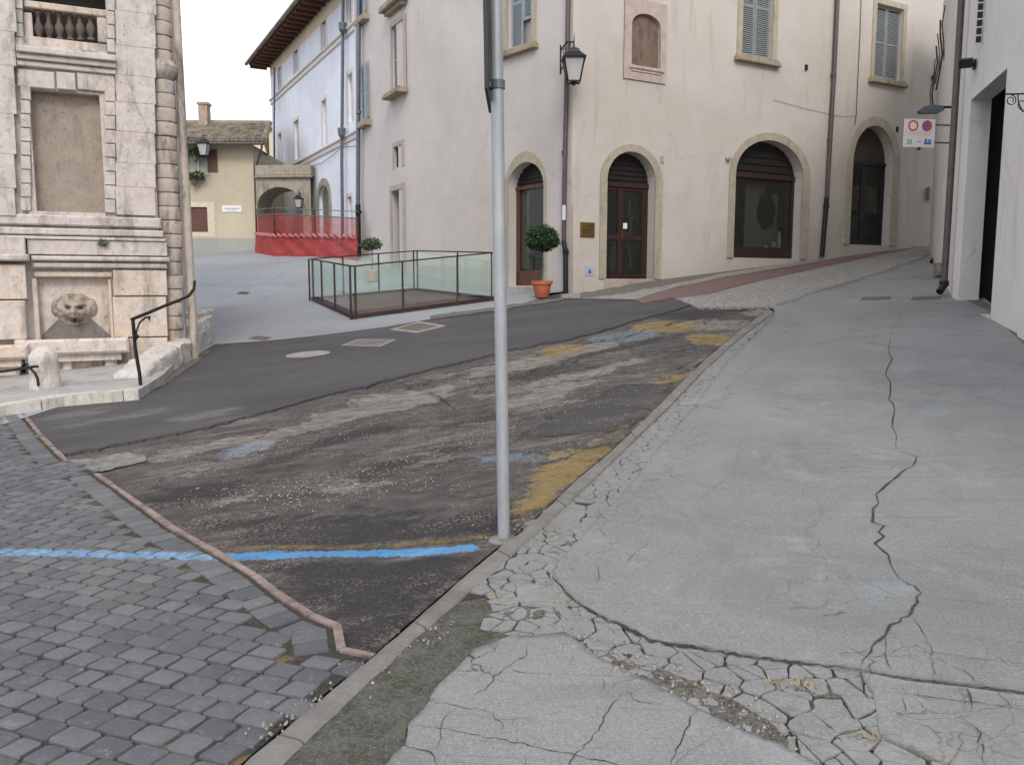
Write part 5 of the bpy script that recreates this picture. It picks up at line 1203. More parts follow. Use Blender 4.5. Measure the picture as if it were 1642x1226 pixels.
# ================================================================== yellow house, arch, peach wall
YD = 35.0
FY = Frame((at(411, 403, YD).x, YD), (1, .03))
yh = thing('yellow_house', FY.P(0, 2.9), 'straw yellow house with brown pantile roof at the back of the plaza', 'building')
zbY = FY.Z(350, 408); zeY = FY.Z(360, 232); uL = FY.U(150, 300)
wy1 = hole_rect(FY, 304, 333, 332, 372); wy2 = hole_rect(FY, 300, 333, 241, 275)
mb = MB(); wall_holes(mb, FY, rect(uL, 0, zbY-.6, zeY), [Q_(wy1), Q_(wy2)], .2, 0)
mb.add([FY.P(0, zbY-.6), FY.P(0, zeY), FY.P(0, zeY, -7), FY.P(0, zbY-.6, -7)], [(0,1,2,3)]); mb.build('wall', M['yellow_wall'], yh)
mb = MB(); mb.fbox(FY, uL, .01, zbY-.6, FY.Z(350, 382), -.01, .03); mb.build('plinth', M['grey_plinth'], yh)
for wdt, nm, in ((wy1, 'brown_shutter'),):
    mb = MB(); mb.band(FY, rect(wdt['u0'], wdt['u1'], wdt['z0'], wdt['z1']), rect(wdt['u0']-.3, wdt['u1']+.3, wdt['z0']-.2, wdt['z1']+.2), -.01, .015, closed=True); wn = mb.build('window', simple('pale_straw_surround', (.60,.53,.40), .9, var=.1), yh)
    mb = MB(); mb.fbox(FY, wdt['u0'], wdt['u1'], wdt['z0'], wdt['z1'], -.09, -.05); mb.build('shutter', M['shutter_brown'], wn)
u0, u1, z0, z1 = wy2['u0'], wy2['u1'], wy2['z0'], wy2['z1']
mb = MB(); mb.fbox(FY, u0, u1, z0, z1, -.15, -.12); wn = mb.build('window', M['frost'], yh)
mb = MB(); mb.fbox(FY, u1, u1+.4, z0-.02, z1+.02, .01, .05); mb.build('shutter', M['shutter_brown'], wn)
mb = MB(); mb.fbox(FY, u0-.4, u0+.02, z0-.02, z1+.02, .01, .05); mb.build('shutter', M['shutter_brown'], wn)
mb = MB(); mb.fbox(FY, (u0+u1)/2-.03, (u0+u1)/2+.03, z0, z1, -.12, -.08); mb.build('mullion', M['white'], wn)
u0, u1 = FY.U(340, 330), FY.U(424, 230); zr = FY.Z(350, 196)
# pantiled roof: rows of half-round tiles
mb = MB(); e0 = uL-.3; e1 = FY.U(424, 232, .5); back = 4.2; zt_r = zeY+1.55
mb.add([FY.P(e0, zeY+.02, .55), FY.P(e1, zeY+.02, .55), FY.P(e1-1.0, zt_r, -back), FY.P(e0, zt_r, -back), FY.P(e1, zeY-.1, .55), FY.P(e0, zeY-.1, .55), FY.P(e1-1.0, zeY-.1, -back)], [(0,1,2,3),(0,5,4,1),(1,4,6,2),(4,5,3,2)])
nT = 44
for i in range(nT):
    f = (i+.5)/nT; a = FY.P(e0+(e1-e0)*f, zeY+.07, .62); b = FY.P(e0+(e1-.9-e0)*f, zt_r+.03, -back); rows = 7
    for r_ in range(rows):
        p = a.lerp(b, r_/rows); q = a.lerp(b, (r_+1.15)/rows); mb.tube([p+Vector((0,0,.045)), q], [.105, .075], 7)
mb.tube([FY.P(e1-.95, zt_r+.08, -back), FY.P(e0, zt_r+.08, -back)], .14, 8); mb.tube([FY.P(e1, zeY+.1, .55), FY.P(e1-.95, zt_r+.1, -back)], .13, 8)
rfy = mb.build('roof', M['tiles'], yh)
mb = MB(); cu0, cu1 = FY.U(319, 180, -3.5), FY.U(333, 180, -3.5); cz0 = zt_r-.4; cz1 = FY.Z(326, 168, -3.5); mb.fbox(FY, cu0, cu1, cz0, cz1, -3.9, -3.4); mb.fbox(FY, cu0-.05, cu1+.05, cz1+.002, cz1+.1, -3.95, -3.35); mb.build('chimney', M['chimney'], rfy)
mb = MB(); mb.tube([FY.P(e0, zeY-.06, .68), FY.P(e1, zeY-.06, .68)], .06, 8); mb.tube([FY.P(e1-.05, zeY-.08, .66), FY.P(e1-.1, zeY-.25, .6), FY.P(.1, zeY-1.0, .08), FY.P(.06, zeY-1.2, .06), FY.P(.06, zbY, .06)], .045, 8); mb.build('gutter', M['pipe_brown'], yh)
u, z = FY.W(372, 335); t = thing('wall_plaque', FY.P(u, z-.15, .02), 'white oblong plaque on the yellow wall right of the brown shutter', 'plaque')
mb = MB(); mb.fbox(FY, u-.40, u+.40, z-.13, z+.13, .0, .03, bev=.005); mb.build('board', M['white'], t)
mb = MB()
for k in range(9): mb.fbox(FY, u-.31+k*.07, u-.265+k*.07+.01*(k % 3), z-.02, z+.035, .03, .033)
for k in range(6): mb.fbox(FY, u-.2+k*.07, u-.155+k*.07, z-.08, z-.05, .03, .033)
mb.build('lettering', M['greyprint'], t)
# peach building behind
pb = thing('peach_building', at(425, 380, 52), 'plain peach building rising between yellow house roof and white house', 'building')
mb = MB(); FPq = Frame((at(390, 300, 50).x, 50), (1, .0)); zt_ = FPq.Z(430, 208); mb.fbox(FPq, -4, FPq.U(470, 230), 2, zt_-.02, -6, 0); mb.build('wall', M['peach_wall'], pb); mb = MB(); mb.fbox(FPq, -4.2, FPq.U(470, 230)+.2, zt_, zt_+.12, -6.2, .2); mb.build('roof', M['tiles'], pb)
# stone archway between yellow house and white house
FAr = Frame((at(411, 403, 34.6).x, 34.6), (1, -.05))
ua0, ua1 = FAr.U(411, 340), FAr.U(499, 340); ga = dict(u0=FAr.U(412, 350), u1=FAr.U(494, 350), z0=2.4, zs=FAr.Z(412, 333), za=FAr.Z(452, 300))
sa = thing('stone_archway', FAr.P((ua0+ua1)/2, 2.9), 'weathered rubble stone archway joining the yellow and white houses', 'archway')
mb = MB(); zt_ = FAr.Z(455, 282); wall_holes(mb, FAr, rect(ua0+.02, ua1, 2.0, zt_), [arch(ga['u0']+.04, ga['u1']-.2, ga['z0'], ga['zs'], ga['za'], 16)], 1.6, 0)
mb.add([FAr.P(ua0, zt_), FAr.P(ua1, zt_), FAr.P(ua1, zt_, -1.6), FAr.P(ua0, zt_, -1.6)], [(0,1,2,3)]); mb.build('masonry', M['arch_stone'], sa)
mb = MB(); mb.band(FAr, arch(ga['u0']+.04, ga['u1']-.2, ga['zs']-.3, ga['zs'], ga['za'], 16), arch(ga['u0']-.0, ga['u1']+.02, ga['zs']-.3, ga['zs'], ga['za']+.22, 16), -.01, .05); mb.build('arch_ring', M['arch_stone'], sa)
mb = MB(); z1 = FAr.Z(455, 265); mb.fbox(FAr, ua0+.03, ua1+.05, zt_+.002, z1, -1.6, .08, bev=.03); mb.fbox(FAr, ua0+.03, ua1+.08, zt_-.08, zt_-.002, -.02, .16, bev=.02); mb.build('coping', M['arch_stone'], sa)
# houses seen through the arch
bh = thing('back_house', at(440, 400, 44), 'grey stone house seen in the shade through the archway', 'building')
FBk = Frame((at(400, 380, 44).x, 44), (1, 0)); mb = MB(); wall_holes(mb, FBk, rect(-3, 5, 2.4, 5.9), [arch(FBk.U(440,350), FBk.U(470,350), 2.4, FBk.Z(455,345), FBk.Z(455,325), 10)], .5, 0); mb.build('wall', M['arch_stone'], bh)
mb = MB(); mb.fbox(FBk, FBk.U(440,350), FBk.U(470,350), 2.4, FBk.Z(455,325), -.6, -.5); mb.build('door', M['wood_dark'], bh)
mb = MB(); mb.fbox(FBk, -3.1, 5.1, 5.902, 6.05, -3, .3); mb.build('roof', M['tiles'], bh)
lantern(at(479, 326, 34.1), .32, 'small black lantern hung inside the stone archway', FAr, 0, base_n=0)
lantern(at(327, 240, 34.2), .42, 'black iron lantern on the yellow house beside the upper window', FY, 0)

# ---- flower pots under the window of the yellow house
def leaves(mb, c, rad, n, size, seed, shell=.0):
    r_ = random.Random(seed)
    for _ in range(n):
        while True:
            v = Vector((r_.uniform(-1,1), r_.uniform(-1,1), r_.uniform(-1,1)))
            if shell < v.length <= 1: break
        v = v*(1+.16*noise.noise(v*2.3+Vector((seed,0,0)))+(.22*r_.random() if r_.random() < .06 else 0)); p = c+Vector((v.x*rad[0], v.y*rad[1], v.z*rad[2]*(1 if v.z > 0 else .78))); a = Vector((r_.gauss(0,1), r_.gauss(0,1), r_.gauss(0,1))).normalized(); b = a.cross(Vector((r_.gauss(0,1), r_.gauss(0,1), r_.gauss(0,1)))).normalized(); s_ = size*r_.uniform(.6, 1.4)
        mb.add([p-a*s_, p+b*s_*.45, p+a*s_, p-b*s_*.45], [(0,1,2,3)])
for i, (px, py, lb) in enumerate(((313, 246, 'upper dark leafy plant in a pot on the yellow house wall'), (311, 283, 'lower dark leafy plant in a pot on the yellow house wall'))):
    c = at(px, py, YD-.35); t = thing('hanging_plant', c-Vector((0,0,.3)), lb, 'potted plant', 'plants hung by the yellow house window')
    mb = MB(); mb.lathe(c-Vector((0,0,.32)), [(.10,0),(.14,.22),(.15,.24)], 12); mb.build('pot', M['bark'], t)
    mb = MB(); leaves(mb, c+Vector((.1,0,0)), (.42,.25,.22), 220, .07, 60+i); mb.build('foliage', M['leaf'], t)
    mb = MB(); mb.tube([FY.P(FY.U(px, py), c.z-.34, 0), c-Vector((0,0,.34))], .02, 6); mb.build('bracket', M['iron'], t)

# ================================================================== red safety net on posts
nt0 = [(411,413,33.6),(440,412,31.5),(505,411,30.2),(574,413,28.2)]
npos = [gp(a, b, .0) for a, b, _ in nt0]
npos = [Vector((at(a, b, y).x, y, H(at(a, b, y).x, y))) for a, b, y in nt0]
t = thing('safety_net_fence', npos[1], 'red plastic safety net strung along posts in front of the white house', 'fence')
tops = [at(411,345,33.6), at(440,343,31.5), at(505,346,30.2), at(574,350,28.2)]
mids = [at(411,372,33.6), at(440,374,31.5), at(505,374,30.2), at(574,376,28.2)]
def strip(lo, hi, mat, nm, wav, off):
    mb = MB(); cols = []; 
    for i in range(len(lo)-1):
        for k in range(14):
            f = k/14; a = lo[i].lerp(lo[i+1], f); b = hi[i].lerp(hi[i+1], f); b = b+Vector((0,0,-wav*abs(math.sin((i*14+k)*.55)))); cols.append((a, b))
    cols.append((lo[-1], hi[-1])); vs = []; R2 = 5
    for ci, (a, b) in enumerate(cols):
        for r in range(R2+1):
            p = a.lerp(b, r/R2); vs.append(p+Vector((0, -off-.06*math.sin(ci*.9+r*1.3), 0)))
    mb.add(vs, [(c*(R2+1)+r, (c+1)*(R2+1)+r, (c+1)*(R2+1)+r+1, c*(R2+1)+r+1) for c in range(len(cols)-1) for r in range(R2)]); return mb.build(nm, mat, t, True)
strip(npos, tops, M['net_thin'], 'upper_net', .04, .02); strip(npos, mids, M['net_thick'], 'folded_net', .12, .12)
mb = MB(); pts = []; rad = []
for i in range(3):
    for k in range(28):
        f = k/28; a_ = .5+.5*math.cos((i*28+k)*math.pi/2); pts.append(mids[i].lerp(mids[i+1], f)+Vector((0,-.20,-.06-.10*(1-a_)))); rad.append(.012+.045*a_)
mb.tube(pts, rad, 7); mb.build('pale_fold', simple('pale_pink_plastic', (.42,.15,.15), .7), t, True)
for i, (a, b) in enumerate(zip(npos, tops)):
    mb = MB(); mb.tube([a-Vector((0,0,.1)), b+Vector((0,0,.25 if i != 3 else .1))], .025, 8); mb.build('post', M['rusty_steel'], t)
mb = MB()
for i in range(3): mb.tube([tops[i], tops[i+1]], .022, 6); mb.tube([tops[i]+Vector((0,0,.22)), tops[i+1]+Vector((0,0,.22))], .016, 6)
mb.build('top_cable', M['pipe_grey'], t)

# ================================================================== glass enclosure
F_, L_2, B_, Rr = gp(567, 512, .03), gp(500, 482, .03), gp(667, 467, .03), gp(792, 482, .03)
ge = thing('glass_enclosure', (F_+L_2+B_+Rr)/4, 'low glass balustrade with brown steel posts round a rusty floor panel', 'enclosure')
HT = 1.06; Z_ = Vector((0,0,1))
def side(a, b, fr, double=True):
    hp = MB(); hp.bar(a+Z_*HT, b+Z_*HT, .045, .03); hp.bar(a+Z_*.05, b+Z_*.05, .03, .08); hp.build('rail', M['rusty_steel'], ge)
    n_ = 0; pts = [0]+fr+[1]
    for f0, f1 in zip(pts, pts[1:]):
        p = a.lerp(b, f0); q = a.lerp(b, f1); d = (q-p).normalized()
        mb = MB(); mb.bar(p+d*.03+Z_*.60, q-d*.03+Z_*.60, .012, .86); mb.build('glass_panel', M['glass_green'], ge)
    for f in fr:
        p = a.lerp(b, f); mb = MB(); mb.bar(p, p+Z_*HT, .035, .05); mb.build('post', M['rusty_steel'], ge)
side(L_2, F_, [.30, .62]); side(F_, Rr, [.33, .72]); side(Rr, B_, [.42]); side(B_, L_2, [.36, .7])
for p in (F_, L_2, B_, Rr):
    mb = MB()
    for dx in (-.05, .05): mb.bar(p+Vector((dx, .0, 0)), p+Vector((dx, 0, 0))+Z_*HT, .035, .05)
    mb.build('corner_post', M['rusty_steel'], ge)
ins_ = [p.lerp((F_+L_2+B_+Rr)/4, .05)+Z_*.015 for p in (F_, L_2, B_, Rr)]
ins2 = [p.lerp((F_+L_2+B_+Rr)/4, .16)+Z_*.03 for p in (F_, L_2, B_, Rr)]
mb = MB(); mb.add(ins_+[p+Z_*.02 for p in ins_], [(0,1,2,3),(4,5,6,7)]+[(i,(i+1)%4,4+(i+1)%4,4+i) for i in range(4)]); mb.build('floor_surround', M['rusty_steel'], ge)
mb = MB(); mb.add([p+Z_*.015 for p in ins2], [(0,1,2,3)]); mb.build('floor_panel', simple('red_brown_floor', (.075,.034,.028), .6, .0, var=.25, scale=3), ge)
# ---- potted plants
def pot_plant(base, r, h, trunk, crownc, rad, n, lsz, label, potmat, leafmat, seed, shell=.0, group=None):
    t = thing('potted_tree', base, label, 'potted plant', group)
    mb = MB(); mb.lathe(base, [(r*.62,0),(r*.66,.01),(r*.88,h*.78),(r,h*.8),(r*1.02,h),(r*.9,h),(r*.86,h*.93)], 24); po = mb.build('pot', potmat, t, True)
    mb = MB(); mb.lathe(base+Z_*h*.9, [(0,.0),(r*.86,.0),(0.0,.005)], 16); mb.build('soil', M['dirt'], po)
    mb = MB(); b0 = base+Z_*h*.85; c = base+Vector(crownc); mb.tube([b0, b0.lerp(c, .4)+Vector((.02,0,0)), c], [trunk, trunk*.85, trunk*.6], 8)
    rb = random.Random(seed)
    for k in range(7): mb.tube([c-Z_*rad[2]*.3, c+Vector((rb.uniform(-.6,.6)*rad[0], rb.uniform(-.6,.6)*rad[1], rb.uniform(.0,.6)*rad[2]))], [trunk*.5, trunk*.2], 5)
    mb.build('trunk', M['bark'], t, True)
    mb = MB(); leaves(mb, c, rad, n, lsz, seed, shell); mb.build('crown', leafmat, t); return t
bp = gp(869, 477, .03)
pot_plant(bp, .235, .37, .022, (0,0,1.26), (.385,.385,.33), 4600, .030, 'clipped dark green ball topiary in a terracotta pot by the corner', M['terracotta'], M['leaf'], 5, .45)
mb = MB(); bp2 = gp(597, 452, .03)
pot_plant(bp2, .20, .36, .016, (0,0,1.06), (.32,.30,.20), 420, .055, 'thin leafy shrub in a pale clay pot behind the glass enclosure', M['pinkpot'], M['leaf2'], 8)
bp3 = gp(617, 456, .03)

# ================================================================== left: monumental stone front with fountain
FL = Frame((at(150, 600, 11.95).x, 11.95), (.903, .43))
sb = thing('stone_building', FL.P(0, .3), 'monumental pinkish travertine front with blind window and balustrade above', 'building')
def LB(mb, x0, y0, x1, y1, n0, n1, bev=.012, jit=0, yref=None):
    """box in the front FL from photo measures (left, top, right, bottom), faces at depth n1"""
    xm = (x0+x1)/2; ym = (y0+y1)/2
    u0 = FL.U(x0, ym, n1); u1 = FL.U(x1, ym, n1); z1 = FL.Z(xm, y0, n1); z0 = FL.Z(xm, y1, n1)
    return mb.fbox(FL, u0, u1, z0, z1, n0, n1, bev=bev, jit=jit)
zlo = .0
uLft = FL.U(-700, 300); uR0 = FL.U(185, 200)
bw_ = dict(u0=FL.U(51, 240), u1=FL.U(164, 240), z0=FL.Z(108, 342), z1=FL.Z(108, 148))
bal = dict(u0=FL.U(37, 40), u1=FL.U(171, 40), z0=FL.Z(105, 77), z1=FL.Z(105, -110))
ftn = dict(u0=FL.U(62, 490), u1=FL.U(178, 490), z0=FL.Z(120, 553), z1=FL.Z(120, 443))
ZT = 9.5
mb = MB(); wall_holes(mb, FL, rect(uLft, FL.U(251, 300), -.2, ZT), [Q_(bw_), Q_(bal), Q_(ftn)], .22, 0)
uRR = FL.U(251, 300)
mb.add([FL.P(uRR, -.2), FL.P(uRR, ZT), FL.P(uRR, ZT, -.6), FL.P(uRR, -.2, -.6)], [(0,1,2,3)])
# side going back
FS = FL.P(uRR, 0, -.45); sdir = Vector((-.36, 1, 0)).normalized(); FS2 = FS+sdir*9
mb.add([(FS.x+.30, FS.y, -.2), (FS.x+.30, FS.y, ZT), (FS2.x+.30, FS2.y, ZT), (FS2.x+.30, FS2.y, -.2)], [(0,1,2,3)])
mb.add([FL.P(uRR, -.2, -.45), FL.P(uRR, ZT, -.45), (FS.x+.30, FS.y, ZT), (FS.x+.30, FS.y, -.2)], [(0,1,2,3)])
mb.add([FL.P(uLft, ZT), FL.P(uRR, ZT), (FS2.x+.3, FS2.y, ZT), FL.P(uLft, ZT, -9)], [(0,1,2,3)])
mb.build('wall', M['travertine'], sb)
mb = MB(); mb.fbox(FL, bw_['u0']-.01, bw_['u1']+.01, bw_['z0']-.01, bw_['z1']+.01, -.25, -.16); mb.build('blind_window', M['blind_panel'], sb)
# pilasters in big courses
def courses(x0, x1, ys, n1, bev=.003):
    mb = MB()
    for a, b in zip(ys, ys[1:]): LB(mb, x0, a+.16, x1, b-.16, -.02, n1+random.uniform(-.003,.003), bev)
    mb.build('pilaster', M['travertine'], sb)
courses(186, 249, [-110,-50,20,75,122,165,212,262,300,345], .07); courses(-60, 24, [-110,-40,47,102,180,245,300,345], .12)
# quoin blocks either side of the blind window
for (xa, xb, ya, yb, dy, n_) in ((33,49,138,338,0,.055),(168,185,138,338,3,.055),(24,36,-30,80,0,.045),(172,184,-30,80,3,.045)):
    mb = MB(); y = ya
    while y < yb: LB(mb, xa, y+dy+.7, xb, y+dy+21.6, -.02, n_, .008, .0015); y += 22.3
    mb.build('quoin_strip', M['travertine'], sb)
mb = MB(); LB(mb, 28, 113, 88, 141, -.02, .05); LB(mb, 91, 116, 121, 144, -.02, .085); LB(mb, 124, 118, 185, 146, -.02, .05); mb.build('lintel', M['travertine'], sb)
mb = MB(); LB(mb, 27, 103, 186, 112, -.02, .09); LB(mb, 27, 92, 186, 101, -.02, .14); LB(mb, 26, 80, 186, 90, -.02, .20); mb.build('cornice', M['travertine'], sb)
mb = MB(); LB(mb, 46, 340, 170, 347, -.2, .03, .006); LB(mb, 50, 340, 52.5, 148, -.2, .02, .002); mb.build('window_sill', M['travertine'], sb)
# balustrade in the upper opening
mb = MB(); LB(mb, 38, 8, 172, 19, -.22, -.04); LB(mb, 38, 64, 172, 80, -.22, -.06); LB(mb, 38, 20, 52, 63, -.20, -.07); LB(mb, 156, 24, 172, 68, -.20, -.07)
ba = mb.build('balustrade', M['travertine_stained'], sb)
for k in range(6):
    x = 62+k*16.6; u = FL.U(x, 44, -.14); z0 = FL.Z(x, 65, -.14); z1 = FL.Z(x, 19, -.14); hh = z1-z0; r = .058
    mb = MB(); mb.lathe(FL.P(u, z0, -.14), [(r*.9,0),(r*.9,.06*hh),(r*.45,.12*hh),(r*.75,.25*hh),(r*1.05,.38*hh),(r*.95,.48*hh),(r*.5,.62*hh),(r*.4,.78*hh),(r*.5,.86*hh),(r*.85,.92*hh),(r*.85,hh)], 14); mb.build('baluster', M['soot'], ba, True)
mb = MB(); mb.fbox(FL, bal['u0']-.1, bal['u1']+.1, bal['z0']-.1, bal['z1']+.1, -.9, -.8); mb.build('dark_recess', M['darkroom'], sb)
# round quoined corner shaft
cu = FL.U(268, 300, -.2); rs2 = random.Random(13); y = -60; k = 0
mb = MB(); zc0 = -.1; zcur = FL.Z(268, 560, -.2); bc = FL.P(cu, 0, -.20)
z = .1
while z < ZT-.3:
    hh = .20; r = .175+rs2.uniform(-.010, .010); cc = Vector((bc.x+rs2.uniform(-.008,.008), bc.y, z)); 
    mb.lathe(cc, [(r-.02,.0),(r-.004,.012),(r,.03),(r,hh-.03),(r-.004,hh-.012),(r-.02,hh)], 24); z += hh+.003
mb.build('corner_shaft', M['travertine_dark'], sb, True)
zcap = FL.Z(268, 116, -.2); mb = MB(); mb.lathe(Vector((bc.x, bc.y, zcap)), [(.18,-.1),(.22,-.05),(.24,.0),(.24,.06),(.20,.10),(.19,.14)], 20); mb.build('shaft_capital', M['travertine_dark'], sb, True)
# mouldings at the foot of the upper order
mb = MB(); LB(mb, -60, 345, 258, 362, -.02, .10, .02); LB(mb, -60, 366, 262, 377, -.02, .13, .015); LB(mb, -60, 379, 266, 384, -.02, .155, .006)
LB(mb, 44, 386, 268, 409, -.02, .13, .006); LB(mb, -60, 378, 40, 408, -.02, .24, .01)
LB(mb, 50, 411, 272, 419, -.02, .20, .02); LB(mb, -60, 407, 46, 418, -.02, .32, .02); LB(mb, 52, 421, 268, 430, -.02, .15, .02)
mb.build('string_moulding', M['travertine'], sb)
mb = MB(); LB(mb, 182, 433, 268, 474, -.02, .11, .01); LB(mb, 182, 476, 268, 540, -.02, .11, .01); LB(mb, 182, 542, 270, 600, -.02, .12, .01); mb.build('lower_pier', M['travertine_stained'], sb); mb = MB(); LB(mb, -60, 424, 42, 480, -.02, .22, .01); LB(mb, -60, 482, 42, 545, -.02, .22, .01)
mb.build('lower_pier', M['travertine_stained'], sb)
mb = MB(); LB(mb, 54, 436, 180, 444, -.02, .07, .01); LB(mb, 53, 446, 62, 545, -.02, .05, .01); LB(mb, 176, 448, 181, 545, -.02, .05, .01); mb.build('fountain_surround', M['travertine_stained'], sb)
# drain pipe on the side corner
M['pipe_grey2'] = simple('weathered_lead_pipe', (.20,.20,.21), .6, .1)
sp0 = FL.P(uRR+.30, 0, -.12); mb = MB(); mb.tube([Vector((sp0.x, sp0.y, .5)), Vector((sp0.x-.02, sp0.y, 1.6)), Vector((sp0.x-.10, sp0.y, 2.15))], .035, 10); mb.build('downpipe', M['pipe_grey2'], sb, True)
mb = MB(); mb.tube([Vector((sp0.x+.10, sp0.y+.1, .1)), Vector((sp0.x+.03, sp0.y+.1, ZT-.5))], .06, 12); mb.build('corner_pilaster', M['travertine_dark'], sb, True)
# small weed growing from the moulding
t = thing('wall_weed', FL.P(*FL.W(165, 395, .14), .14), 'small green weed rooted in the moulding above the stone fountain', 'plant')
mb = MB(); leaves(mb, FL.P(*FL.W(165, 390, .18), .17), (.09,.05,.06), 70, .022, 77); mb.build('foliage', M['leaf2'], t)

# ---- fountain: panel, carved mask, basin
fo = thing('wall_fountain', FL.P(FL.U(120, 600), .2, .3), 'stone wall fountain with a carved grotesque mask over a long basin', 'fountain')
u0, u1, z0, z1 = ftn['u0'], ftn['u1'], ftn['z0'], ftn['z1']
mb = MB(); mb.fbox(FL, u0-.01, u1+.01, z0-.2, z1+.01, -.22, -.10)
mb.build('back_panel', M['travertine_stained'], fo)
# wet dark apron under the mask
s = NT('wet_lime_streaks'); n1 = s.noise(7, 6, .75, .5, (1,1,2.2)); s.bump(n1, .5, .01); c = s.mix(s.ramp(n1, .3, .7), (.10,.088,.082), (.23,.20,.19)); M['wet'] = s.fin(c, .5)
uc = FL.U(119, 490, -.05); zc1 = FL.Z(119, 497, -.05)
mb = MB(); W_ = u1-u0; ap = [(u0+.0, z0-.18), (u0+.02, z0+.16), (u0+.16, z0+.30), (uc-.16, zc1-.07), (uc+.16, zc1-.07), (u1-.18, z0+.28), (u1-.03, z0+.12), (u1, z0-.18)]; mb.prism(FL, ap, -.1, -.085); mb.build('stained_apron', M['wet'], fo)
# mask: relief built on a grid
mb = MB(); gw, gh = 46, 36; mw, mh = .64, .52; vs = []
def G(x, y, cx, cy, sx, sy): return math.exp(-((x-cx)/sx)**2-((y-cy)/sy)**2)
for j in range(gh+1):
    for i in range(gw+1):
        x = (i/gw*2-1); y = (j/gh*2-1)
        edge = 1-min(1, max(0, (abs(x)**2.2+abs(y)**2.2)))**2
        hgt = .15*G(x,y,0,0,.52,.75)+.10*G(x,y,0,-.08,.15,.32)+.05*(G(x,y,-.24,.34,.18,.12)+G(x,y,.24,.34,.18,.12))-.07*(G(x,y,-.22,.13,.11,.09)+G(x,y,.22,.13,.11,.09))+.06*(G(x,y,-.32,-.15,.16,.18)+G(x,y,.32,-.15,.16,.18))-.09*G(x,y,0,-.55,.2,.12)+.05*G(x,y,0,-.36,.25,.08)+.05*G(x,y,0,-.8,.2,.14)
        hgt += .09*(G(x,y,-.75,.10,.20,.34)+G(x,y,.75,.10,.20,.34))-.05*(G(x,y,-.72,.10,.08,.2)+G(x,y,.72,.10,.08,.2))+.06*(G(x,y,-.80,.50,.10,.22)+G(x,y,.80,.50,.10,.22))+.05*(G(x,y,-.3,.75,.2,.2)+G(x,y,.3,.75,.2,.2))
        hgt += .02*noise.noise(Vector((x*5, y*5, 1)))
        vs.append(FL.P(uc+x*mw/2, zc1+y*mh/2, -.12+max(0, hgt)*edge*1.6))
mb.add(vs, [(j*(gw+1)+i, j*(gw+1)+i+1, (j+1)*(gw+1)+i+1, (j+1)*(gw+1)+i) for j in range(gh) for i in range(gw)]); mb.build('carved_mask', M['mask'], fo, True)
mb = MB(); q = FL.P(uc, zc1-.13, -.04); mb.tube([q, FL.P(uc, zc1-.14, .06), FL.P(uc, zc1-.17, .09)], .012, 8); mb.build('spout', M['iron'], fo)
# basin
def basin(x0, x1, yt, yb, nf, nm, mat):
    mb = MB(); u0 = FL.U(x0, yt, nf); u1 = FL.U(x1, yt, nf); zt = FL.Z(100, yt, nf); zb = FL.Z(100, yb, nf); th = .10
    mb.fbox(FL, u0, u1, zb, zt, nf-th, nf, bev=.035); mb.fbox(FL, u0, u0+th, zb, zt-.004, .0, nf-th+.002); mb.fbox(FL, u1-th, u1, zb, zt-.004, .0, nf-th+.002); mb.fbox(FL, u0+th, u1-th, zb-.1, zt-.07, .0, nf-th+.002)
    return mb.build(nm, mat, fo)
basin(22, 206, 544, 569, .60, 'basin_rim', M['travertine_stained']); basin(-90, 44, 551, 574, .78, 'side_basin_rim', M['travertine_stained'])
mb = MB(); LB(mb, 40, 570, 168, 602, .0, .34, .03); LB(mb, 168, 567, 188, 598, .0, .44, .03); LB(mb, 100, 567, 116, 596, .0, .42, .02); LB(mb, -90, 573, 30, 608, .0, .60, .04); LB(mb, 60, 592, 172, 604, .0, .46, .03); LB(mb, 176, 594, 200, 604, .1, .50, .02)
mb.build('basin_body', M['travertine_stained'], fo)
# platform under the fountain: raised stone apron with an edge course
PLT = [(-200,690),(0,650),(60,641),(100,634),(160,629),(200,626),(224,624),(262,600),(300,560),(260,560),(-200,580)]
W_ = [gp(a, b, .13) for a, b in PLT]; W_ = [Vector((p.x, p.y, 0)) for p in W_]
mb = MB(); k = len(W_); zp = lambda p: H(p.x, p.y)+.13
mb.add([Vector((p.x, p.y, zp(p))) for p in W_]+[Vector((p.x, p.y, zp(p)-.3)) for p in W_], [tuple(range(k))]+[(i, (i+1) % k, k+(i+1) % k, k+i) for i in range(k)]); o = mb.build('fountain_platform', oldstone('grey_apron_stone', (.40,.39,.38), dark=(.14,.13,.12), warm=(.36,.33,.3), amt=.4)); tag(o, kind='structure')
ek = MB(); ee = W_[:7]
for i in range(6):
    a, b = ee[i], ee[i+1]; L = (b-a).length; kk = max(1, round(L/.55))
    for q in range(kk):
        p0 = a.lerp(b, (q+.01)/kk); p1 = a.lerp(b, (q+.99)/kk); ek.bar(p0+Z_*(zp(p0)-.06), p1+Z_*(zp(p1)-.06), .20, .14)
o = ek.build('platform_edge', M['limestone']); tag(o, kind='structure')

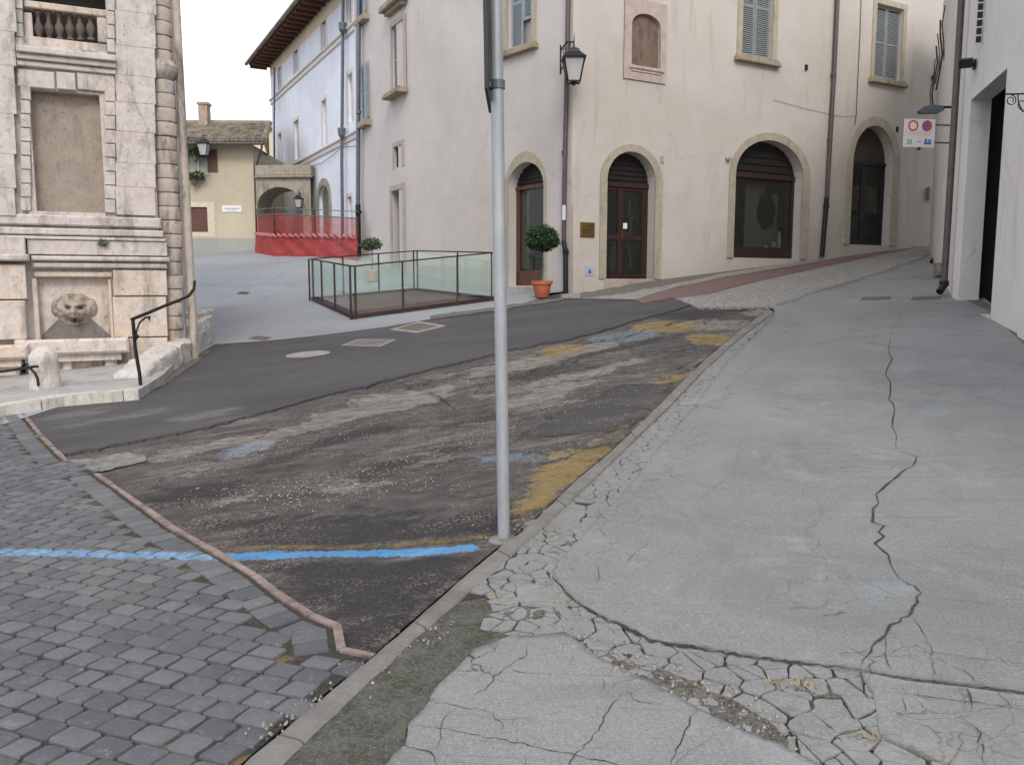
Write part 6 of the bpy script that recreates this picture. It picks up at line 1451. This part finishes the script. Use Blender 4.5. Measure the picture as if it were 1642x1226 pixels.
# ---- bollard with rail end, iron handrail, white stone ledge
bb_ = gp(73, 622, .13); t = thing('stone_bollard', bb_, 'squat round-topped white stone bollard in front of the fountain basin', 'bollard')
mb = MB(); mb.lathe(bb_, [(.175,-.02),(.17,.12),(.155,.30),(.165,.33),(.155,.40),(.11,.465),(.05,.50),(0,.505)], 22); mb.build('shaft', M['limestone'], t, True)
t = thing('iron_rail', gp(30, 618, .13), 'low black iron rail ending in a hook at the bollard, left edge', 'railing')
y_ = bb_.y-.25; mb = MB(); mb.tube([at(-160, 606, y_+.1), at(-40, 601, y_), at(20, 593, y_), at(58, 587, y_), at(61, 588, y_)], .016, 8); mb.tube([at(48, 590, y_), at(56, 598, y_), at(60, 606, y_), at(62, 619, y_)], .016, 8); mb.build('bar', M['iron'], t, True)
hb = gp(226, 624, .08); t = thing('iron_handrail', hb, 'bent black wrought iron handrail rising from the road edge beside the fountain', 'handrail')
hy = hb.y; e_ = at(303, 468, hy+1.4)
mb = MB(); mb.tube([hb-Z_*.05, at(224, 600, hy), at(217, 560, hy), at(213, 512, hy)], .021, 10); mb.build('post', M['iron'], t, True)
mb = MB(); mb.tube([at(211, 512, hy), at(236, 502, hy+.25), at(262, 491, hy+.6), at(290, 480, hy+1.1), at(303, 474, hy+1.35), at(311, 463, hy+1.45), at(312, 450, hy+1.45)], .020, 10); mb.build('rail', M['iron'], t, True)
mb = MB(); mb.tube([at(219, 545, hy), at(219, 530, hy), at(224, 517, hy+.05), at(233, 509, hy+.12), at(240, 508, hy+.2), at(239, 513, hy+.2)], .012, 8); mb.build('scroll', M['iron'], t, True)
mb = MB(); mb.lathe(at(220, 539, hy), [(0,-.03),(.03,0),(0,.03)], 8); mb.build('collar', M['iron'], t, True)
# ledge: irregular blocks along a curved line
lw = thing('stone_ledge', gp(290, 590, 0), 'rough white limestone ledge curving round the building corner beside the road', 'ledge')
path = [(236,621,.20),(262,607,.30),(292,590,.34),(318,572,.36),(334,557,.40),(341,548,.42)]
pp = [(gp(a, b, 0), hh) for a, b, hh in path]; s = M['limestone']
def rock_block(a, b, ha, hb_, wd, name, zoff=0.0, seed=1):
    d = (b-a); d.z = 0; L = d.length; d.normalize(); nn = Vector((-d.y, d.x, 0)); 
    if nn.x > 0: nn = -nn
    nx, ny, nz = 14, 6, 6; mb = MB(); bm = bmesh.new(); bmesh.ops.create_cube(bm, size=1); bmesh.ops.subdivide_edges(bm, edges=bm.edges, cuts=7, use_grid_fill=True)
    for v in bm.verts:
        x, y, z = v.co.x+.5, v.co.y+.5, v.co.z+.5
        p = Vector((a.x, a.y, 0))+d*L*x+nn*wd*y; h_ = ha+(hb_-ha)*x; p.z = H(p.x, p.y)+zoff-.05+(h_+.05)*z
        e = sum(1 for q in (x, y, z) if q < .02 or q > .98); q = noise.noise_vector(p*6+Vector((seed, 0, 0)))*.035+noise.noise_vector(p*17)*.015
        cen = Vector((a.x, a.y, 0))+d*L/2+nn*wd/2; cen.z = p.z; p += q
        if e >= 2: p += (cen-p).normalized()*.025; p.z -= .012 if z > .5 else 0
        v.co = p
    me_v = [v.co.copy() for v in bm.verts]; me_f = [[v.index for v in f.verts] for f in bm.faces]; bm.free(); mb.add(me_v, me_f); return mb.build(name, M['limestone'], lw, True)
for i in range(5): rock_block(pp[i][0], pp[i+1][0].lerp(pp[i][0], .03), pp[i][1], pp[i+1][1], .42, 'block', 0, i)
rock_block(pp[3][0]+Vector((-.05,.1,0)), pp[5][0]+Vector((0,.1,0)), .14, .14, .42, 'top_block', .36, 9)
rock_block(pp[4][0]+Vector((-.12,.15,0)), pp[5][0]+Vector((0,.15,0)), .10, .10, .38, 'top_block', .50, 12)

# ================================================================== right: chalky white building
Ar = gp(1635, 537, .05); FG = Frame((Ar.x, Ar.y), (.30, 1))
uo0 = FG.U(1590, 480); uc1 = FG.U(1527, 464)
rbld = thing('whitewashed_building', FG.P(2, 1), 'chalky white building with a tall dark doorway on the right edge', 'building')
uod = FG.U(1548, 300); dr = dict(u0=min(uod, uo0), u1=max(uod, uo0)); zdt = FG.Z(1569, 150); 
mb = MB(); TR = 9.5; sgn = 1
uA, uZ = (min(uc1, FG.U(1700, 500)), max(uc1, FG.U(1700, 500)))
ufar = uc1; unear = -8 if uc1 > 0 else 8
wall_holes(mb, FG, rect(min(unear, ufar), max(unear, ufar), .2, TR), [rect(dr['u0'], dr['u1'], .9, zdt)], .30, 0)
FQ0 = FG.P(ufar, 0); FH = Frame((FQ0.x, FQ0.y), (.455, 1)); uh = FH.U(1488, 420); wall_holes(mb, FH, rect(min(0, uh), max(0, uh), .6, TR), [], .3, 0)
pH = FH.P(uh, 0); mb.add([(pH.x, pH.y, .6), (pH.x, pH.y, TR), (pH.x+3, pH.y+.5, TR), (pH.x+3, pH.y+.5, .6)], [(0,1,2,3)])
mb.add([FG.P(unear, TR), FG.P(ufar, TR), FH.P(uh, TR), (pH.x+4, pH.y+.5, TR), FG.P(unear, TR, -5)], [tuple(range(5))])
mb.build('wall', M['right_wall'], rbld)
# dark room behind the doorway with stacked logs by the jamb
q0, q1 = dr['u0'], dr['u1']
mb = MB(); mb.fbox(FG, q0-.4, q1+.4, .6, zdt+.3, -2.4, -.56); 
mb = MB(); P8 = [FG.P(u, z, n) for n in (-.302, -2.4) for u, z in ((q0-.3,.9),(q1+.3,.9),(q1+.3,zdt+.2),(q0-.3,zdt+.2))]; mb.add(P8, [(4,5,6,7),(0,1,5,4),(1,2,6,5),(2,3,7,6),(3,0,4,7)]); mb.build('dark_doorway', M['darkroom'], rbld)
mb = MB(); nr = FG.P(dr['u0' if unear < 0 else 'u1'], 0); mb.fbox(FG, q0, q1, H(nr.x, nr.y)-.25, H(nr.x, nr.y)+.10, -.28, .03, bev=.01); mb.build('doorstep', M['limestone'], rbld)
# rough near pilaster at the frame edge
upn = FG.U(1636, 480, .05); mb = MB(); mb.fbox(FG, unear, upn, .1, TR-.1, -.01, .06, bev=.02); mb.build('near_buttress', M['right_wall'], rbld)
t = thing('log_stack', FG.P(FG.U(1580, 450), 1.2, -.4), 'small stack of grey logs just inside the dark doorway', 'log stack')
rl = random.Random(3); uu0 = (q0 if unear < 0 else q1); sg = 1 if unear < 0 else -1
for r in range(9):
    for c in range(3):
        p = FG.P(uu0+sg*(.10+.02*(r % 2)+c*.13), H(nr.x, nr.y)+.18+r*.115, -.30); n3_ = Vector((FG.n.x, FG.n.y, 0)); mb = MB(); mb.tube([p+n3_*rl.uniform(.0,.05), p-n3_*.5], .057+rl.uniform(-.008,.004), 9); mb.build('log', M['bark'] if rl.random() < .4 else M['arch_stone'], t)
# downpipe at the kink
def vpipe(F, px0, px1, py1, r, mat, n, name, ztop=TR-.2, parent=rbld):
    u, z = F.W(px1, py1, n); p = F.P(u, z, n); mb = MB(); mb.tube([p, Vector((p.x, p.y, ztop))], r, 12); return mb.build(name, mat, parent, True), p
_, pd = vpipe(FG, 1527, 1514, 452, .055, M['pipe_brown'], .10, 'downpipe')
mb = MB(); mb.tube([pd+Z_*.02, pd-Z_*.08], .075, 12); mb.tube([pd-Z_*.05, pd+Vector((-.12,-.10,-.17))], .06, 10); mb.build('downpipe_shoe', M['pipe_dark'], rbld, True)
# window shutters high above the doorway (edge on)
u, z = FG.W(1577, 55, .05); wn = rbld; 
mb = MB(); fa = FG.P(u+(.28 if unear < 0 else -.28), 0, .02); 
zz0 = z
while zz0 < z+1.4: mb.bar(Vector((fa.x, fa.y, zz0)), Vector((fa.x+FG.n.x*.07, fa.y+FG.n.y*.07, zz0)), .03, .09); zz0 += .12
mb.build('shutter_edge', M['wood_black'], wn)
# cables
rc = random.Random(5)
for k in range(5):
    mb = MB(); u = FH.U(1514-k*2.2, 40, .05); pts = [FH.P(u+rc.uniform(-.08,.08)-.02*j, 8.6-j*.45-k*.1, .05+.02*k+.05*math.sin(j*1.7+k)) for j in range(4+k % 2)]; mb.tube(pts, .015+.008*(k % 2), 6); mb.build('cable', M['cable'], rbld)
# floodlight, arm lamp, scroll bracket, meter
u, z = FG.W(1553, 101, .12); c = FG.P(u, z, .16); t = thing('floodlight', FG.P(u, z, .0), 'small black floodlight on the white wall above the dark doorway', 'floodlight')
mb = MB(); d_ = Vector((-.35,-.75,-.35)).normalized(); mb.bar(c-d_*.06, c+d_*.08, .20, .13); mb.build('housing', M['iron'], t); mb = MB(); mb.bar(c+d_*.082, c+d_*.09, .18, .11); mb.build('lens', M['darkroom'], t); mb = MB(); mb.tube([FG.P(u+.1, z-.02, 0), c], .018, 8); mb.fbox(FG, u+.04, u+.16, z-.08, z+.06, 0, .03); mb.build('bracket', M['iron'], t)
c = at(1492, 178, 17.3); t = thing('arm_lamp', c, 'flat dark street lamp head on a short arm above the traffic sign', 'street lamp')
wq = at(1513, 172, 17.3); mb = MB(); bm_ = [(-.24,0),(-.2,-.05),(.16,-.05),(.24,.0),(.2,.08),(-.02,.11),(-.18,.06)]; FT = Frame((c.x, c.y), (1, -.1)); mb.prism(FT, [(a, c.z+b) for a, b in bm_], -.09, .09); mb.build('lamp_head', M['pipe_grey'], t)
mb = MB(); mb.tube([c+Vector((.15,0,.03)), wq, wq+Vector((.25,0,.0))], .025, 8); mb.build('arm', M['iron'], t)
# traffic sign: white board with two round prohibition symbols, text rows and pictograms
SY = 17.0; FZ = Frame((at(1475, 213, SY).x, SY), (1, .12)); u0, u1 = FZ.U(1450, 213), FZ.U(1499, 213); z0, z1 = FZ.Z(1475, 236), FZ.Z(1475, 191)
t = thing('traffic_zone_sign', FZ.P((u0+u1)/2, z0), 'square white traffic sign with two red circles fixed to the white building', 'sign')
mb = MB(); mb.fbox(FZ, u0, u1, z0, z1, -.02, 0); mb.build('board', M['white'], t); W2 = u1-u0; H2 = z1-z0
def disc(cu, cz, r, n1, mat, nm, r0=0):
    mb = MB(); k = 28; o_ = [(cu+r*math.cos(2*math.pi*i/k), cz+r*math.sin(2*math.pi*i/k)) for i in range(k)]
    if r0: mb.band(FZ, [(cu+(a-cu)*r0/r, cz+(b-cz)*r0/r) for a, b in o_], o_, .0, n1, closed=True)
    else: mb.prism(FZ, o_, .0, n1)
    return mb.build(nm, mat, t)
ca_, cb_ = u0+W2*.28, u0+W2*.73; cz_ = z0+H2*.76; r = W2*.165
disc(ca_, cz_, r*.6, .002, simple('warm_white_print', (.85,.75,.5), .6, var=.03), 'symbol_centre'); disc(ca_, cz_, r, .004, M['red'], 'red_ring', r*.72)
disc(cb_, cz_, r*.75, .002, M['blue'], 'blue_disc'); disc(cb_, cz_, r, .004, M['red'], 'red_ring', r*.74)
mb = MB()
for a in (45, 135):
    dx, dz = math.cos(R_(a))*r*.78, math.sin(R_(a))*r*.78; mb.bar(FZ.P(cb_-dx, cz_-dz, .004), FZ.P(cb_+dx, cz_+dz, .004), r*.2, .004, up=(FZ.n.x, FZ.n.y, 0))
mb.build('red_cross', M['red'], t)
mb = MB(); rl = random.Random(8)
for row, zf in enumerate((.50, .42)):
    x = .12
    while x < .86: wd = rl.uniform(.03,.06); mb.fbox(FZ, u0+W2*x, u0+W2*(x+wd), z0+H2*zf, z0+H2*(zf+.035), 0, .003); x += wd+.02
mb.build('printed_text', M['orange'], t)
mb = MB(); mb.fbox(FZ, u0+W2*.10, u0+W2*.27, z0+H2*.10, z0+H2*.13, 0, .003); mb.fbox(FZ, u0+W2*.12, u0+W2*.17, z0+H2*.14, z0+H2*.29, 0, .003); mb.fbox(FZ, u0+W2*.20, u0+W2*.26, z0+H2*.14, z0+H2*.26, 0, .003); mb.fbox(FZ, u0+W2*.42, u0+W2*.58, z0+H2*.18, z0+H2*.21, 0, .003); mb.build('pictogram', M['greyprint'], t)
mb = MB(); mb.fbox(FZ, u0+W2*.66, u0+W2*.90, z0+H2*.10, z0+H2*.18, 0, .003); mb.fbox(FZ, u0+W2*.68, u0+W2*.76, z0+H2*.19, z0+H2*.30, 0, .003); mb.fbox(FZ, u0+W2*.80, u0+W2*.88, z0+H2*.19, z0+H2*.28, 0, .003); mb.build('pictogram', M['blue'], t)
mb = MB(); mb.bar(FZ.P(u1-.05, z0+.1, -.03), FZ.P(u1+.35, z0+.1, -.05), .03); mb.bar(FZ.P(u1-.05, z1-.1, -.03), FZ.P(u1+.35, z1-.1, -.05), .03); mb.build('bracket', M['pipe_grey'], t)
# wrought scroll bracket
u, z = FG.W(1625, 150, .3); t = thing('scroll_bracket', FG.P(u, z, 0), 'ornate thin iron scroll bracket sticking out of the white wall', 'bracket')
mb = MB(); by = FG.P(u, 0, .2).y; 
tp = [at(1613, 151, by), at(1630, 151, by), at(1660, 150, by)]; mb.tube(tp, .010, 6)
sc_ = lambda cx, cy, r, a0, a1, n=18: [at(cx+r*(1-.6*i/n)*math.cos(R_(a0+(a1-a0)*i/n)), cy+r*(1-.6*i/n)*math.sin(R_(a0+(a1-a0)*i/n)), by) for i in range(n+1)]
mb.tube(sc_(1621, 161, 9, -90, 400), .006, 6); mb.tube(sc_(1640, 168, 11, -60, 380), .006, 6); mb.tube([at(1632,151,by), at(1633,165,by), at(1640,179,by), at(1655,182,by)], .007, 6); mb.build('scrollwork', M['iron'], t, True)
u, z = FH.W(1491, 311, .0); t = thing('meter_box', FH.P(u, z), 'small dark box fixed at the far edge of the white building', 'box')
mb = MB(); mb.fbox(FH, u-.2, u+.2, z-.19, z+.19, .0, .09, bev=.01); mb.build('case', M['pipe_grey'], t)
# red-brown wedge (step) at the foot of the far wall
u, z = FH.W(1503, 423, .1); t = thing('brick_step', FH.P(u, z-.1, .1), 'small broken orange brick step at the foot of the far white wall', 'step')
p_ = gp(1497, 432, .05); mb = MB(); mb.fbox(FH, u-.4, u+.3, p_.z-.1, p_.z+.10, -.02, .16, bev=.02); mb.build('slab', M['border_brick'], t)

# ================================================================== near sign post on the kerb
pb_ = gp(808, 864, .0); yb = pb_.y; ptop = at(793, -130, yb)
t = thing('sign_post', pb_, 'grey galvanised sign pole standing between blue line and kerb', 'sign post')
mb = MB(); mb.tube([pb_-Z_*.1, pb_, pb_.lerp(ptop, .5), ptop], [.0345]*4, 20); mb.build('pole', M['galv'], t, True)
ax = (ptop-pb_).normalized(); P_at = lambda y: at(793+15*(y+130)/994, y, yb)
s0 = P_at(163); s1 = P_at(-110); sdv = Vector((.028, -1, 0)).normalized()*-1; sx = Vector((sdv.y, -sdv.x, 0))
offp = Vector((-.048, 0, 0)); ctr = (s0+s1)/2+offp
Lh = (s1-s0).length; ang = math.atan2(ctr.x, ctr.y); dv = Vector((math.sin(ang+R_(2.2)), math.cos(ang+R_(2.2)), 0)); up_ = (s1-s0).normalized()
mb = MB(); mb.bar(ctr-up_*Lh/2, ctr+up_*Lh/2, .60, .016, up=dv.cross(up_)); 
sg_ = mb.build('sign_plate', simple('dark_navy_sign_back', (.012,.014,.022), .5, .2), t)
mb = MB()
for f in (.10, .9):
    mb = MB(); q = s0.lerp(s1, f); mb.tube([q-ax*.022, q+ax*.022], .043, 16); mb.bar(q+Vector((-.02,0,0)), q+Vector((-.055,0,0)), .05, .03); mb.build('clamp', M['pipe_grey'], t)
mb = MB(); mb.lathe(Vector((pb_.x, pb_.y, pb_.z-.02)), [(.10,0),(.09,.022),(.045,.030),(.036,.034)], 9); o=mb.build('cement_foot', M['lightpatch'], t)
